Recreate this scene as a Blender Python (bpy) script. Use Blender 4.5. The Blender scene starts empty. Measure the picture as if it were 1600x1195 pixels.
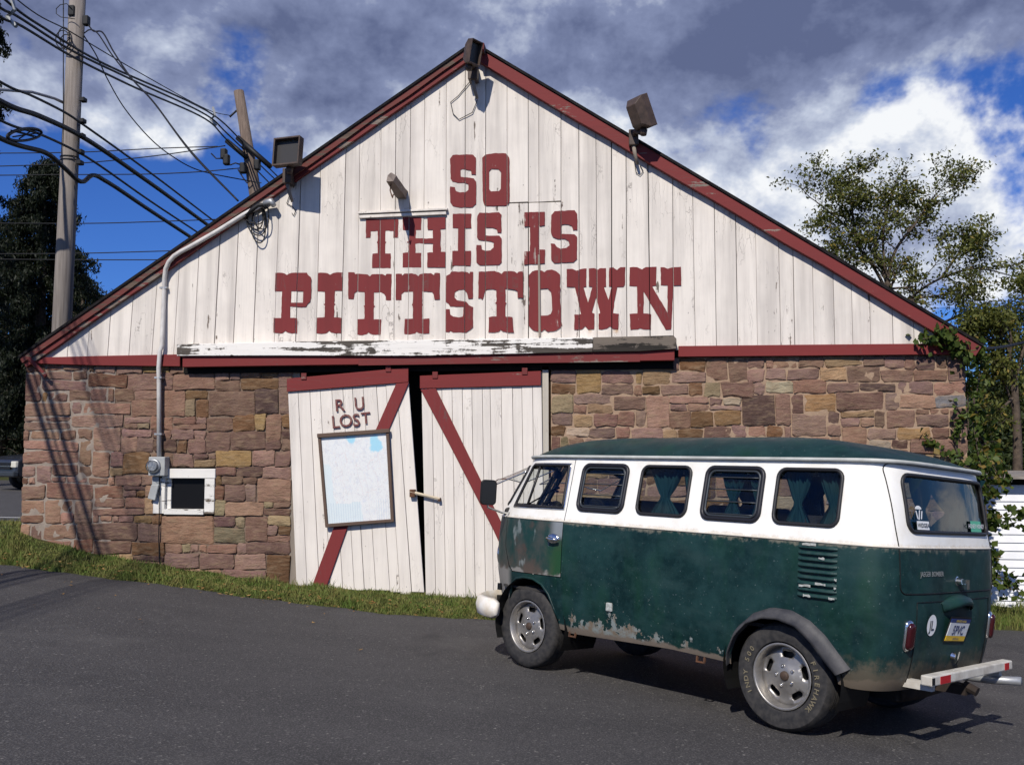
import bpy, bmesh, math, random
import numpy as np
from mathutils import Vector, Matrix
from mathutils.geometry import delaunay_2d_cdt
random.seed(7); RNG = np.random.default_rng(11)
SC = bpy.context.scene; COL = SC.collection; R_ = math.radians
# ------------------------------------------------------------------ camera
CAM = np.array([0, -12.0, 1.85]); YAW, PITCH, FPX = .118, .0676, 1493.0
cam = bpy.data.cameras.new('camera'); cam.sensor_width = 36; cam.lens = 36 * FPX / 1600; cam.clip_end = 3000; cam.clip_start = .05
camo = bpy.data.objects.new('camera', cam); COL.objects.link(camo)
camo.location = CAM; camo.rotation_euler = (math.pi / 2 + PITCH, 0, YAW); SC.camera = camo
# ------------------------------------------------------------------ light
SUNV = Vector((.21, 1.0, -.91)).normalized()      # direction the light travels
sun = bpy.data.lights.new('sun', 'SUN'); sun.energy = 4.8; sun.angle = R_(.53); sun.color = (1, .94, .85)
suno = bpy.data.objects.new('sun', sun); COL.objects.link(suno); suno.rotation_euler = SUNV.to_track_quat('-Z', 'Y').to_euler(); suno.location = (-10, -30, 30)
SC.view_settings.view_transform = 'Standard'; SC.view_settings.look = 'None'; SC.view_settings.exposure = -.04; SC.view_settings.gamma = 1
SC.cycles.max_bounces = 6; SC.cycles.diffuse_bounces = 3; SC.cycles.glossy_bounces = 3; SC.cycles.transparent_max_bounces = 24; SC.cycles.caustics_reflective = False; SC.cycles.caustics_refractive = False
SC.cycles.use_denoising = True; SC.cycles.use_adaptive_sampling = True; SC.cycles.adaptive_threshold = .02; SC.render.use_persistent_data = False
# ------------------------------------------------------------------ node helper
class NT:
    def __init__(s, tree): s.t = tree; s.nodes = tree.nodes; s.links = tree.links
    def n(s, typ, props=None, **inp):
        nd = s.nodes.new('ShaderNode' + typ)
        for k, v in (props or {}).items(): setattr(nd, k, v)
        for k, v in inp.items():
            k = k.replace('_', ' ') if k not in nd.inputs else k
            s.put(nd.inputs[int(k[1:])] if (k[0] == 'i' and k[1:].isdigit()) else nd.inputs[k], v)
        return nd
    def put(s, sock, v):
        if isinstance(v, bpy.types.NodeSocket): s.links.new(v, sock)
        elif isinstance(v, bpy.types.Node): s.links.new(v.outputs[0], sock)
        else:
            if hasattr(sock.default_value, '__len__') and hasattr(v, '__len__') and len(sock.default_value) == 4 and len(v) == 3: v = (*v, 1)
            sock.default_value = v
    def math(s, op, a, b=0, c=0, clamp=False):
        nd = s.n('Math', {'operation': op, 'use_clamp': clamp}); s.put(nd.inputs[0], a); s.put(nd.inputs[1], b); s.put(nd.inputs[2], c); return nd.outputs[0]
    def vmath(s, op, a, b=(0, 0, 0)):
        nd = s.n('VectorMath', {'operation': op}); s.put(nd.inputs[0], a); s.put(nd.inputs[1], b)
        return nd.outputs['Value'] if op in ('DOT_PRODUCT', 'LENGTH', 'DISTANCE') else nd.outputs[0]
    def mix(s, f, a, b, mode='MIX'):
        nd = s.n('MixRGB', {'blend_type': mode}); s.put(nd.inputs[0], f); s.put(nd.inputs[1], a); s.put(nd.inputs[2], b); return nd.outputs[0]
    def ramp(s, f, *stops, interp='LINEAR'):
        nd = s.n('ValToRGB'); cr = nd.color_ramp; cr.interpolation = interp
        while len(cr.elements) < len(stops): cr.elements.new(.5)
        for e, (p, c) in zip(cr.elements, stops):
            e.position = p; e.color = (c, c, c, 1) if not hasattr(c, '__len__') else (*c, 1)
        s.put(nd.inputs[0], f); return nd.outputs[0]
    def sm(s, f, a, b, lo=0., hi=1.):
        nd = s.n('MapRange', {'interpolation_type': 'SMOOTHSTEP'}); s.put(nd.inputs[0], f)
        for i, v in enumerate((a, b, lo, hi)): nd.inputs[i + 1].default_value = v
        return nd.outputs[0]
    def noise(s, co, scale, detail=4, rough=.55, dist=0, out=0):
        nd = s.n('TexNoise'); s.put(nd.inputs['Vector'], co)
        nd.inputs['Scale'].default_value = scale; nd.inputs['Detail'].default_value = detail; nd.inputs['Roughness'].default_value = rough; nd.inputs['Distortion'].default_value = dist
        return nd.outputs[out]
    def scaled(s, co, v, off=(0, 0, 0)):
        nd = s.n('Mapping'); s.put(nd.inputs[0], co); nd.inputs['Scale'].default_value = v; nd.inputs['Location'].default_value = off; return nd.outputs[0]
def hexc(r, g, b):   # sRGB 0-255 -> linear
    f = lambda c: (c / 255 / 12.92) if c / 255 < .04045 else ((c / 255 + .055) / 1.055) ** 2.4
    return (f(r), f(g), f(b))
# ------------------------------------------------------------------ world: sky and clouds
world = bpy.data.worlds.new('World'); SC.world = world; world.use_nodes = True
w = NT(world.node_tree); w.nodes.clear()
sky = w.n('TexSky', {'sky_type': 'NISHITA'})
sky.sun_disc = False; sky.sun_elevation = R_(41.7); sky.sun_rotation = math.atan2(-SUNV.x, -SUNV.y); sky.altitude = 100; sky.air_density = 1.0; sky.dust_density = .25; sky.ozone_density = 3.0
SKS = .085
co = w.n('TexCoord').outputs['Generated']
def camdir(u, v):
    f = np.array([-math.sin(YAW) * math.cos(PITCH), math.cos(YAW) * math.cos(PITCH), math.sin(PITCH)]); r = np.array([math.cos(YAW), math.sin(YAW), 0.]); up = np.cross(r, f)
    d = f + r * (u - 800) / FPX - up * (v - 597.5) / FPX; return d
def skydir(u, v): d = camdir(u, v); return tuple(d / np.linalg.norm(d))
sep = w.n('SeparateXYZ', Vector=co)
def cloud(off):
    v = w.vmath('ADD', co, off); a_ = w.noise(w.scaled(v, (1, 1, 1.45)), 5.4, 7, .60, .15); b_ = w.noise(w.scaled(v, (1, 1, 1.15), (1.1, .4, 2.)), 17.0, 4, .62); return a_, b_
n1, n3 = cloud((0, 0, 0)); m1, m3 = cloud((-.004, -.006, .022))
n2 = w.noise(w.vmath('ADD', co, (3.3, 1.7, .9)), 2.4, 2, .5)
dens = w.math('ADD', w.math('MULTIPLY', n1, .56), w.math('ADD', w.math('MULTIPLY', n2, .22), w.math('MULTIPLY', n3, .24)))
def blobs(lst, start):
    acc = start
    for u, v, sig, amp in lst:
        dd = w.vmath('DISTANCE', co, skydir(u, v)); acc = w.math('MULTIPLY_ADD', w.sm(dd, 0., sig * 1.8, 1., 0.), amp, acc)
    return acc
dens = blobs([(160, 430, .155, -.30), (30, 270, .06, -.12), (370, 125, .05, -.24), (90, 112, .05, -.22), (1110, 195, .06, -.13), (1190, 175, .05, -.14), (1440, 158, .055, -.20), (1580, 150, .06, -.28), (1560, 300, .045, -.24), (1350, 165, .04, -.2), (1230, 340, .05, -.12), (1590, 590, .12, -.18),
          (270, 185, .09, .16), (50, 150, .06, .20), (100, 10, .12, .22), (170, 160, .05, .08), (500, 90, .12, .09), (800, 0, .40, .17), (1300, 30, .24, .13), (1300, 260, .12, .11), (1510, 245, .10, .11), (1400, 370, .14, .09), (450, 170, .05, .06), (220, 300, .06, -.10), (400, 260, .05, -.12)], dens)
cov = w.sm(dens, .485, .60)
grey = w.math('MULTIPLY', w.sm(sep.outputs[2], .285, .385), .78)
grey = blobs([(1390, 400, .08, .50), (1120, 150, .12, .40), (1290, 260, .10, -.15), (1510, 240, .12, -.2), (900, 10, .14, -.25), (500, 130, .10, .35), (1280, 90, .10, .25), (190, 190, .09, .28), (50, 140, .08, .25), (400, 210, .05, .2)], grey)
lit = w.math('ADD', w.math('MULTIPLY', w.math('SUBTRACT', m1, n1), 3.4), w.math('MULTIPLY', w.math('SUBTRACT', m3, n3), 1.0))
sh = w.math('ADD', w.math('ADD', grey, lit), w.math('ADD', w.math('MULTIPLY', w.math('SUBTRACT', n1, .47), 1.4), .08))
ccol = w.ramp(w.math('MULTIPLY', sh, .6), (0., (.95, .97, 1.0)), (.20, (.56, .62, .76)), (.48, (.235, .280, .45)), (.85, (.118, .148, .275)))
cem = w.mix(1.0, ccol, (1 / SKS,) * 3, 'MULTIPLY')
deep = w.mix(1.0, sky.outputs[0], (.30, .57, 1.20), 'MULTIPLY')
bg = w.n('Background', Strength=SKS); w.put(bg.inputs[0], w.mix(cov, deep, cem))
w.links.new(bg.outputs[0], w.n('OutputWorld').inputs[0])
world.cycles.sampling_method = 'MANUAL'; world.cycles.sample_map_resolution = 512
# ------------------------------------------------------------------ mesh helpers
def tag(o, label=None, cat=None, group=None, kind=None):
    if label: o['label'] = label
    if cat: o['category'] = cat
    if group: o['group'] = group
    if kind: o['kind'] = kind
    return o
def empty(name, loc=(0, 0, 0), parent=None):
    o = bpy.data.objects.new(name, None); COL.objects.link(o); o.location = loc; o.empty_display_size = .2
    if parent: o.parent = parent
    return o
def ob(name, verts, faces, m=None, parent=None, smooth=False):
    me = bpy.data.meshes.new(name); me.from_pydata([tuple(v) for v in verts], [], [tuple(f) for f in faces]); me.validate(); me.update()
    return lk(name, me, m, parent, smooth)
def lk(name, me, m=None, parent=None, smooth=False):
    o = bpy.data.objects.new(name, me); COL.objects.link(o)
    if m: (me.materials.append(m) if not me.materials else None)
    if parent: o.parent = parent
    if smooth:
        for p in me.polygons: p.use_smooth = True
    return o
class MB:
    """collects shapes into one mesh"""
    def __init__(s): s.v = []; s.f = []
    def add(s, v, f):
        k = len(s.v); s.v += [tuple(map(float, q)) for q in v]; s.f += [tuple(k + i for i in q) for q in f]; return s
    def box(s, x0, x1, y0, y1, z0, z1):
        return s.add([(x0, y0, z0), (x1, y0, z0), (x1, y1, z0), (x0, y1, z0), (x0, y0, z1), (x1, y0, z1), (x1, y1, z1), (x0, y1, z1)],
                     [(0, 3, 2, 1), (4, 5, 6, 7), (0, 1, 5, 4), (1, 2, 6, 5), (2, 3, 7, 6), (3, 0, 4, 7)])
    def prism(s, poly, y0, y1):
        """polygon of (x,z), extruded along y"""
        n = len(poly)
        a = sum(poly[i][0] * poly[(i + 1) % n][1] - poly[(i + 1) % n][0] * poly[i][1] for i in range(n))
        if a < 0: poly = poly[::-1]
        v = [(p[0], y0, p[1]) for p in poly] + [(p[0], y1, p[1]) for p in poly]
        return s.add(v, [tuple(range(n)), tuple(range(2 * n - 1, n - 1, -1))] + [(i, i + n, (i + 1) % n + n, (i + 1) % n) for i in range(n)])
    def tube(s, pts, r, n=8, cap=True, closed=False):
        P = [Vector(p) for p in pts]; rr = r if hasattr(r, '__len__') else [r] * len(P)
        up = None; rings = []
        for i, p in enumerate(P):
            a = P[i - 1] if (i > 0 or closed) else P[i]; b = P[(i + 1) % len(P)] if (i < len(P) - 1 or closed) else P[i]
            t = (b - a)
            if t.length < 1e-9: t = Vector((0, 0, 1))
            t.normalize()
            if up is None: up = Vector((0, 0, 1)) if abs(t.z) < .9 else Vector((1, 0, 0))
            sd = t.cross(up); 
            if sd.length < 1e-6: sd = t.cross(Vector((1, .3, .2)))
            sd.normalize(); up = sd.cross(t).normalized()
            rings.append([p + (sd * math.cos(2 * math.pi * k / n) + up * math.sin(2 * math.pi * k / n)) * rr[i] for k in range(n)])
        v = [q for rg in rings for q in rg]; f = []
        m = len(P)
        for i in range(m if closed else m - 1):
            for k in range(n):
                j = (i + 1) % m; f.append((i * n + k, i * n + (k + 1) % n, j * n + (k + 1) % n, j * n + k))
        if cap and not closed: f += [tuple(range(n - 1, -1, -1)), tuple((m - 1) * n + k for k in range(n))]
        return s.add(v, f)
    def lathe(s, prof, n=24, axis='y', c=(0, 0, 0), close=False):
        """profile of (radius, along)"""
        v = []; f = []; m = len(prof)
        for k in range(n):
            a = 2 * math.pi * k / n
            for r, t in prof:
                q = {'y': (r * math.cos(a), t, r * math.sin(a)), 'z': (r * math.cos(a), r * math.sin(a), t), 'x': (t, r * math.cos(a), r * math.sin(a))}[axis]
                v.append((q[0] + c[0], q[1] + c[1], q[2] + c[2]))
        for k in range(n):
            for i in range(m if close else m - 1):
                j = (i + 1) % m; f.append((k * m + i, k * m + j, ((k + 1) % n) * m + j, ((k + 1) % n) * m + i))
        return s.add(v, f)
    def xf(s, M):
        s.v = [tuple(M @ Vector(q)) for q in s.v]; return s
    def ob(s, name, m=None, parent=None, smooth=False): return ob(name, s.v, s.f, m, parent, smooth)
def bevel(o, wd=.01, seg=2):
    b = o.modifiers.new('bevel', 'BEVEL'); b.width = wd; b.segments = seg; b.limit_method = 'ANGLE'; b.angle_limit = R_(40); return o
def fixn(o):
    bm = bmesh.new(); bm.from_mesh(o.data); bmesh.ops.recalc_face_normals(bm, faces=bm.faces[:]); bm.to_mesh(o.data); bm.free(); return o
def at(u, v, y=0.):
    """world point on the plane y that the photograph shows at pixel (u, v)"""
    d = camdir(u, v); t = (y - CAM[1]) / d[1]; return CAM + d * t
def xz(u, v, y=0.): p = at(u, v, y); return (float(p[0]), float(p[2]))
def pip(x, y, poly):
    c = False; n = len(poly); j = n - 1
    for i in range(n):
        xi, yi = poly[i]; xj, yj = poly[j]
        if (yi > y) != (yj > y) and x < (xj - xi) * (y - yi) / (yj - yi + 1e-12) + xi: c = not c
        j = i
    return c
def cdt(outer, holes=(), grid=None):
    """triangulate a 2-D outline with holes (grid: extra inside points); returns points, triangles"""
    pts = []; edges = []
    for loop in [outer] + list(holes):
        k = len(pts); pts += [Vector(p) for p in loop]; edges += [(k + i, k + (i + 1) % len(loop)) for i in range(len(loop))]
    if grid is not None:
        for p in grid:
            if pip(p[0], p[1], outer) and not any(pip(p[0], p[1], h) for h in holes): pts.append(Vector(p))
    V, E, F, _, _, _ = delaunay_2d_cdt(pts, edges, [], 0, 1e-5)
    T = []
    for f in F:
        cx = sum(V[i][0] for i in f) / len(f); cy = sum(V[i][1] for i in f) / len(f)
        if pip(cx, cy, outer) and not any(pip(cx, cy, h) for h in holes): T.append(tuple(f))
    return V, T
def rrect(x0, x1, z0, z1, r, n=5):
    out = []
    for cx, cz, a0 in ((x1 - r, z1 - r, 0), (x0 + r, z1 - r, 90), (x0 + r, z0 + r, 180), (x1 - r, z0 + r, 270)):
        for k in range(n + 1):
            a = R_(a0 + 90 * k / n); out.append((cx + r * math.cos(a), cz + r * math.sin(a)))
    return out
def dens_loop(loop, step):
    out = []
    for i in range(len(loop)):
        a = loop[i]; b = loop[(i + 1) % len(loop)]; L = math.hypot(b[0] - a[0], b[1] - a[1]); k = max(1, int(math.ceil(L / step)))
        out += [(a[0] + (b[0] - a[0]) * t / k, a[1] + (b[1] - a[1]) * t / k) for t in range(k)]
    return out
_tc = {}
def text_mesh(ch, size=1., offset=0., extrude=0., bevel=0.):
    key = (ch, offset, extrude, bevel)
    if key not in _tc:
        cu = bpy.data.curves.new('glyph', 'FONT'); cu.body = ch; cu.size = 1; cu.offset = offset; cu.extrude = extrude; cu.bevel_depth = bevel; cu.resolution_u = 3; cu.align_x = 'CENTER'
        o = bpy.data.objects.new('glyph', cu); COL.objects.link(o)
        bpy.context.view_layer.update(); dg = bpy.context.evaluated_depsgraph_get(); me = bpy.data.meshes.new_from_object(o.evaluated_get(dg))
        _tc[key] = ([tuple(v.co) for v in me.vertices], [tuple(p.vertices) for p in me.polygons])
        bpy.data.objects.remove(o); bpy.data.curves.remove(cu); bpy.data.meshes.remove(me)
    v, f = _tc[key]; return [(q[0] * size, q[1] * size, q[2] * size) for q in v], f
# ------------------------------------------------------------------ materials
def pbr(name, base=(.5, .5, .5), rough=.6, metal=0., spec=.4):
    m = bpy.data.materials.new(name); m.use_nodes = True; t = NT(m.node_tree); b = t.nodes['Principled BSDF']
    b.inputs['Base Color'].default_value = (*base, 1); b.inputs['Roughness'].default_value = rough; b.inputs['Metallic'].default_value = metal; b.inputs['Specular IOR Level'].default_value = spec
    t.b = b; t.co = t.n('TexCoord').outputs['Object']; t.m = m; return t
def bump(t, h, strength=.3, dist=.01):
    bn = t.n('Bump', Strength=strength, Distance=dist); t.put(bn.inputs['Height'], h); t.links.new(bn.outputs[0], t.b.inputs['Normal'])
def orand(t): return t.n('ObjectInfo').outputs['Random']
def mottled(name, c1, c2, scale=6, rough=.7, metal=0., bs=.2, bd=.005, spec=.3, detail=5):
    t = pbr(name, c1, rough, metal, spec); n = t.noise(t.co, scale, detail)
    t.put(t.b.inputs['Base Color'], t.mix(t.ramp(n, (.35, 0.), (.68, 1.)), c1, c2))
    if bs: bump(t, t.noise(t.co, scale * 4, 5), bs, bd)
    return t.m
def paint_wood(name, paint, bare, wear=.5, grain=(28, 28, 1.6), streak=.5, dirt=(.30, .27, .25), dirtamt=.35, speck=True, horiz=False, chip=4., stain=False):
    """weathered painted boards: grain along the board, grime, chips down to grey wood"""
    t = pbr(name, paint, .72, 0, .25); co_ = t.co
    rnd = orand(t); off = t.n('CombineXYZ', X=t.math('MULTIPLY', rnd, 37.), Y=0., Z=t.math('MULTIPLY', rnd, 19.))
    co_ = t.vmath('ADD', t.co, off.outputs[0])
    g = (grain[2], grain[1], grain[0]) if horiz else grain
    fine = t.noise(t.scaled(co_, g), 1.0, 4, .65)
    broad = t.noise(t.scaled(co_, tuple(q * .16 for q in g)), 1.0, 3, .6)
    blot = t.noise(co_, 1.6, 4, .6)
    col = t.mix(t.math('MULTIPLY', t.ramp(fine, (.42, 0.), (.75, 1.)), streak * .5), paint, tuple(p * .72 for p in paint))
    col = t.mix(t.math('MULTIPLY', t.ramp(broad, (.45, 0.), (.72, 1.)), dirtamt), col, dirt)
    col = t.mix(t.math('MULTIPLY', t.ramp(blot, (.45, 0.), (.75, 1.)), dirtamt * .45), col, dirt)
    col = t.mix(t.math('MULTIPLY', rnd, .10), col, tuple(p * .6 for p in paint))
    ch = t.math('ADD', t.math('MULTIPLY', t.noise(t.scaled(co_, tuple(q * .22 for q in g)), chip * .35, 6, .68), .7), t.math('MULTIPLY', t.noise(co_, chip, 5, .7), .3))
    chm = t.sm(ch, .685 - wear * .16, .705 - wear * .16)
    bw = t.mix(t.ramp(fine, (.3, 0.), (.7, 1.)), bare, tuple(b * .4 for b in bare))
    col = t.mix(chm, col, bw)
    if speck:
        vo = t.n('TexVoronoi', Scale=7.0); t.put(vo.inputs['Vector'], t.scaled(co_, (1, 1, .55) if not horiz else (.55, 1, 1)))
        col = t.mix(t.math('MULTIPLY', t.sm(vo.outputs['Distance'], .045, .02), .75), col, (.06, .045, .04))
    vs = t.n('TexVoronoi', {'feature': 'DISTANCE_TO_EDGE'}, Scale=1.0); t.put(vs.inputs['Vector'], t.vmath('ADD', t.scaled(co_, tuple(q * .5 for q in g)), t.mix(1., t.noise(co_, 6, 3, .6, 0, 1), (.8, .8, .8), 'MULTIPLY')))
    crk = t.math('MULTIPLY', t.sm(vs.outputs['Distance'], .022, .006), t.ramp(t.noise(co_, 1.1, 4, .6), (.50, 0.), (.64, 1.))); col = t.mix(t.math('MULTIPLY', crk, .55), col, (.10, .08, .07))
    if stain:   # rust runs beside the W and old drips
        sp = t.n('SeparateXYZ', Vector=t.co); sn = t.noise(t.scaled(t.co, (9, 9, 1.4)), 1., 5, .6)
        for xs_, wd_, z0_, z1_ in ((-.43, .035, 3.26, 3.62), (-.11, .05, 3.25, 3.52), (-.30, .16, 3.24, 3.33)):
            k_ = t.math('MULTIPLY', t.sm(t.math('ABSOLUTE', t.math('SUBTRACT', sp.outputs[0], xs_)), wd_, wd_ * .3), t.math('MULTIPLY', t.sm(sp.outputs[2], z0_, z0_ + .06), t.sm(sp.outputs[2], z1_, z1_ - .15))); col = t.mix(t.math('MULTIPLY', k_, t.ramp(sn, (.35, 0.), (.6, .75))), col, (.50, .27, .10))
    t.put(t.b.inputs['Base Color'], col)
    bump(t, fine, .3, .003)
    return t.m
M = {}
WHITE = (.735, .680, .612); RED = (.185, .028, .027)
M['plank'] = paint_wood('white_plank_paint', WHITE, (.20, .16, .13), .46, dirtamt=.56, streak=.8, stain=True)
M['door_plank'] = paint_wood('white_door_paint', (.75, .697, .630), (.20, .16, .13), .40, dirtamt=.36, streak=.5)
M['letter'] = paint_wood('red_letter_paint', (.178, .026, .027), (.46, .36, .32), .36, dirtamt=.30, dirt=(.10, .02, .02), streak=.6, speck=False)
M['red'] = paint_wood('red_trim_paint', RED, (.34, .27, .22), .42, horiz=True, dirtamt=.22, dirt=(.09, .02, .02), speck=False)
M['red_worn'] = paint_wood('worn_red_trim_paint', (.16, .029, .028), (.25, .20, .165), 1.0, horiz=True, dirtamt=.4, dirt=(.07, .03, .025), speck=False, chip=3)
M['red_v'] = paint_wood('red_brace_paint', (.185, .029, .029), (.34, .27, .22), .18, dirtamt=.15, dirt=(.10, .02, .02), speck=False)
M['ledge'] = paint_wood('white_ledge_paint', (.78, .75, .70), (.10, .085, .07), 1.12, horiz=True, dirtamt=.12, speck=False, chip=5)
M['bare'] = paint_wood('bare_weathered_wood', (.17, .140, .112), (.030, .025, .020), 1.05, horiz=True, dirtamt=.5, dirt=(.05, .04, .035), speck=False)
M['barev'] = paint_wood('bare_weathered_upright', (.26, .22, .18), (.10, .08, .07), .6, dirtamt=.5, dirt=(.12, .10, .085), speck=False)
M['rake_brown'] = paint_wood('brown_rake_wood', (.140, .034, .029), (.135, .092, .068), .98, horiz=True, dirtamt=.4, dirt=(.06, .04, .03), speck=False)
M['dark'] = pbr('dark_interior', (.012, .011, .010), .9, 0, .1).m
M['shingle'] = mottled('roof_shingle', (.010, .009, .010), (.022, .020, .020), 9, .95, spec=.1)
M['steel'] = mottled('galvanised_steel', (.42, .43, .44), (.30, .31, .32), 12, .45, .55, .1)
M['grey_paint'] = mottled('grey_enamel', (.38, .39, .38), (.30, .31, .31), 9, .5, 0, .08)
M['bronze'] = mottled('bronze_floodlight_paint', (.085, .058, .046), (.05, .036, .03), 14, .5, 0, .1)
M['rubber'] = pbr('black_rubber', (.012, .012, .013), .6, 0, .3).m
M['cable'] = pbr('black_cable', (.010, .010, .011), .55, 0, .3).m
M['rust'] = mottled('rusty_iron', (.13, .055, .025), (.05, .03, .022), 30, .8)
def glass(name, tint=(1, 1, 1), refl=1.0, rough=.02, ior=1.5):
    m = bpy.data.materials.new(name); m.use_nodes = True; t = NT(m.node_tree); t.nodes.clear()
    lw = t.n('LayerWeight', Blend=.5); fc = lw.outputs['Facing']; fr = t.math('MULTIPLY_ADD', t.math('POWER', fc, 5.), .95, .045); tr = t.n('BsdfTransparent', Color=tint); gl = t.n('BsdfGlossy', Roughness=rough)
    mx = t.n('MixShader'); t.put(mx.inputs[0], t.math('MULTIPLY', fr, refl)); t.put(mx.inputs[1], tr); t.put(mx.inputs[2], gl)
    t.links.new(mx.outputs[0], t.n('OutputMaterial').inputs[0]); return m
M['glass'] = glass('window_glass', (.80, .84, .83)); M['dark_glass'] = glass('dim_window_glass', (.25, .27, .28))
# ------------------------------------------------------------------ ground
def sst(a, b, x):
    t = np.clip((np.asarray(x, float) - a) / (b - a), 0, 1); return t * t * (3 - 2 * t)
def plane_z(x, y): return -.048 * (np.clip(x, -14, 9) - .58) - .057 * (np.clip(y, -14, 0.4) + 4.32)
XA = [-30, -7.5, -6.66, -5.85, -5.05, -3.8, -2.75, -1.7, 30]; EA = [.34, .25, .22, .16, .13, .04, 0, 0, 0]
XB = [-30, -8, -7.4, -6.86, -6.28, -5.62, -4.75, -4.2, -2.2, 3.5, 5, 30]; EB = [.56, .52, .39, .30, .24, .18, .13, .09, .07, .05, 0, 0]
def G(x, y):
    x = np.asarray(x, float); y = np.asarray(y, float)
    ea = np.interp(x, XA, EA); eb = np.interp(x, XB, EB); yc = np.clip(y, -40, 0.4)
    k = np.clip((yc + 1.2) / 1.2, 0, 1); k = k * k * (3 - 2 * k)
    z = plane_z(x, y) + np.where(yc < -1.2, ea * sst(-8, -1.2, yc), ea * (1 - k) + eb * k)
    far = np.where(x < -2, .45 + 0 * x, -.50)
    t = sst(.4, 5.0, y); return z * (1 - t) + far * t
def edge_y(x):   # where the asphalt meets the grass
    x = np.asarray(x, float)
    return np.interp(x, [-40, -12, -8, -3, 3.2, 4.6, 6, 40], [-1.1, -1.1, -1.2, -1.2, -1.15, 1.0, 1.35, 1.5]) + .05 * np.sin(x * 3.1) + .035 * np.sin(x * 7.7 + 1) + .02 * np.sin(x * 17.)
def grid_obj(name, xs, ys, zf, m, keep=None):
    X, Y = np.meshgrid(xs, ys); Z = zf(X, Y); nx = len(xs); v = np.stack([X.ravel(), Y.ravel(), Z.ravel()], 1)
    f = [(j * nx + i, j * nx + i + 1, (j + 1) * nx + i + 1, (j + 1) * nx + i) for j in range(len(ys) - 1) for i in range(nx - 1) if keep is None or keep(.5 * (xs[i] + xs[i + 1]), .5 * (ys[j] + ys[j + 1]))]
    return ob(name, v, f, m, None, True)
# materials
t = pbr('asphalt', (.05, .05, .05), .85, 0, .3)
big = t.noise(t.scaled(t.co, (.5, 1.4, 1)), .9, 4, .6); mid = t.noise(t.co, 6, 4, .65); gr = t.noise(t.co, 85, 3, .75); gr2 = t.noise(t.co, 34, 2, .6)
vo = t.n('TexVoronoi', Scale=75.0); t.put(vo.inputs['Vector'], t.co)
c = t.mix(t.ramp(big, (.3, 0.), (.7, 1.)), (.039, .037, .038), (.059, .056, .056))
c = t.mix(t.math('MULTIPLY', t.ramp(mid, (.4, 0.), (.75, 1.)), .5), c, (.034, .033, .034))
c = t.mix(t.math('MULTIPLY', t.ramp(gr2, (.5, 0.), (.72, 1.)), .35), c, (.028, .027, .028))
c = t.mix(t.math('MULTIPLY', t.ramp(gr, (.50, 0.), (.64, 1.)), .8), c, (.145, .138, .133))
c = t.mix(t.math('MULTIPLY', t.ramp(vo.outputs['Color'], (.88, 0.), (.94, 1.)), .7), c, (.26, .245, .225))
cw = t.vmath('ADD', t.co, t.mix(1., t.noise(t.co, 1.3, 4, .6, 0, 1), (.9, .9, 0), 'MULTIPLY'))
ck = t.n('TexVoronoi', {'feature': 'DISTANCE_TO_EDGE'}, Scale=.36); t.put(ck.inputs['Vector'], cw)
crack = t.math('MULTIPLY', t.sm(ck.outputs['Distance'], .010, .003), t.ramp(t.noise(t.co, .45, 3), (.54, 0.), (.64, 1.)))
c = t.mix(t.math('MULTIPLY', crack, .6), c, (.014, .013, .013)); stn = t.noise(t.scaled(t.co, (1.3, .8, 1)), 1.1, 4, .55)
c = t.mix(t.math('MULTIPLY', t.ramp(stn, (.60, 0.), (.70, 1.)), .45), c, (.022, .021, .022)); c = t.mix(t.math('MULTIPLY', t.ramp(t.noise(t.vmath('ADD', t.co, (9., 4., 0)), .7, 4, .6), (.56, 0.), (.68, 1.)), .35), c, (.11, .105, .10))
t.put(t.b.inputs['Base Color'], c)
bump(t, t.math('ADD', gr, t.math('MULTIPLY', vo.outputs['Distance'], .6)), .7, .008); M['asphalt'] = t.m
t = pbr('turf_soil', (.05, .05, .02), .95, 0, .1); n = t.noise(t.co, 3.2, 6, .65); n2_ = t.noise(t.co, 40, 4)
c = t.mix(t.ramp(n, (.35, 0.), (.7, 1.)), (.040, .058, .014), (.085, .075, .030)); c = t.mix(t.ramp(n2_, (.4, 0.), (.7, .7)), c, (.03, .034, .012))
t.put(t.b.inputs['Base Color'], c); bump(t, n2_, .8, .02); M['turf'] = t.m
M['line'] = mottled('white_road_line', (.72, .72, .70), (.5, .5, .48), 20, .7)
xs = np.unique(np.round(np.concatenate([np.linspace(-400, -40, 19), np.arange(-40, -11, 1.0), np.arange(-11, 9, .2), np.arange(9, 40, 1.0), np.linspace(40, 400, 19)]), 3))
ys = np.unique(np.round(np.concatenate([np.linspace(-60, -16, 12), np.arange(-16, -2.6, .5), np.arange(-2.6, 2.4, .1), np.arange(2.4, 12, .8), np.linspace(12, 500, 26)]), 3))
def zground(X, Y):
    e = edge_y(X); k = sst(-.10, .10, Y - e)
    return G(X, Y) - .05 * (1 - k) + .02 * k + .015 * k * np.sin(X * 9.1 + Y * 7) - np.where((X < -8.6) & (Y > 4), .05, 0)
tag(grid_obj('ground', xs, ys, zground, M['turf']), kind='structure')
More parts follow.
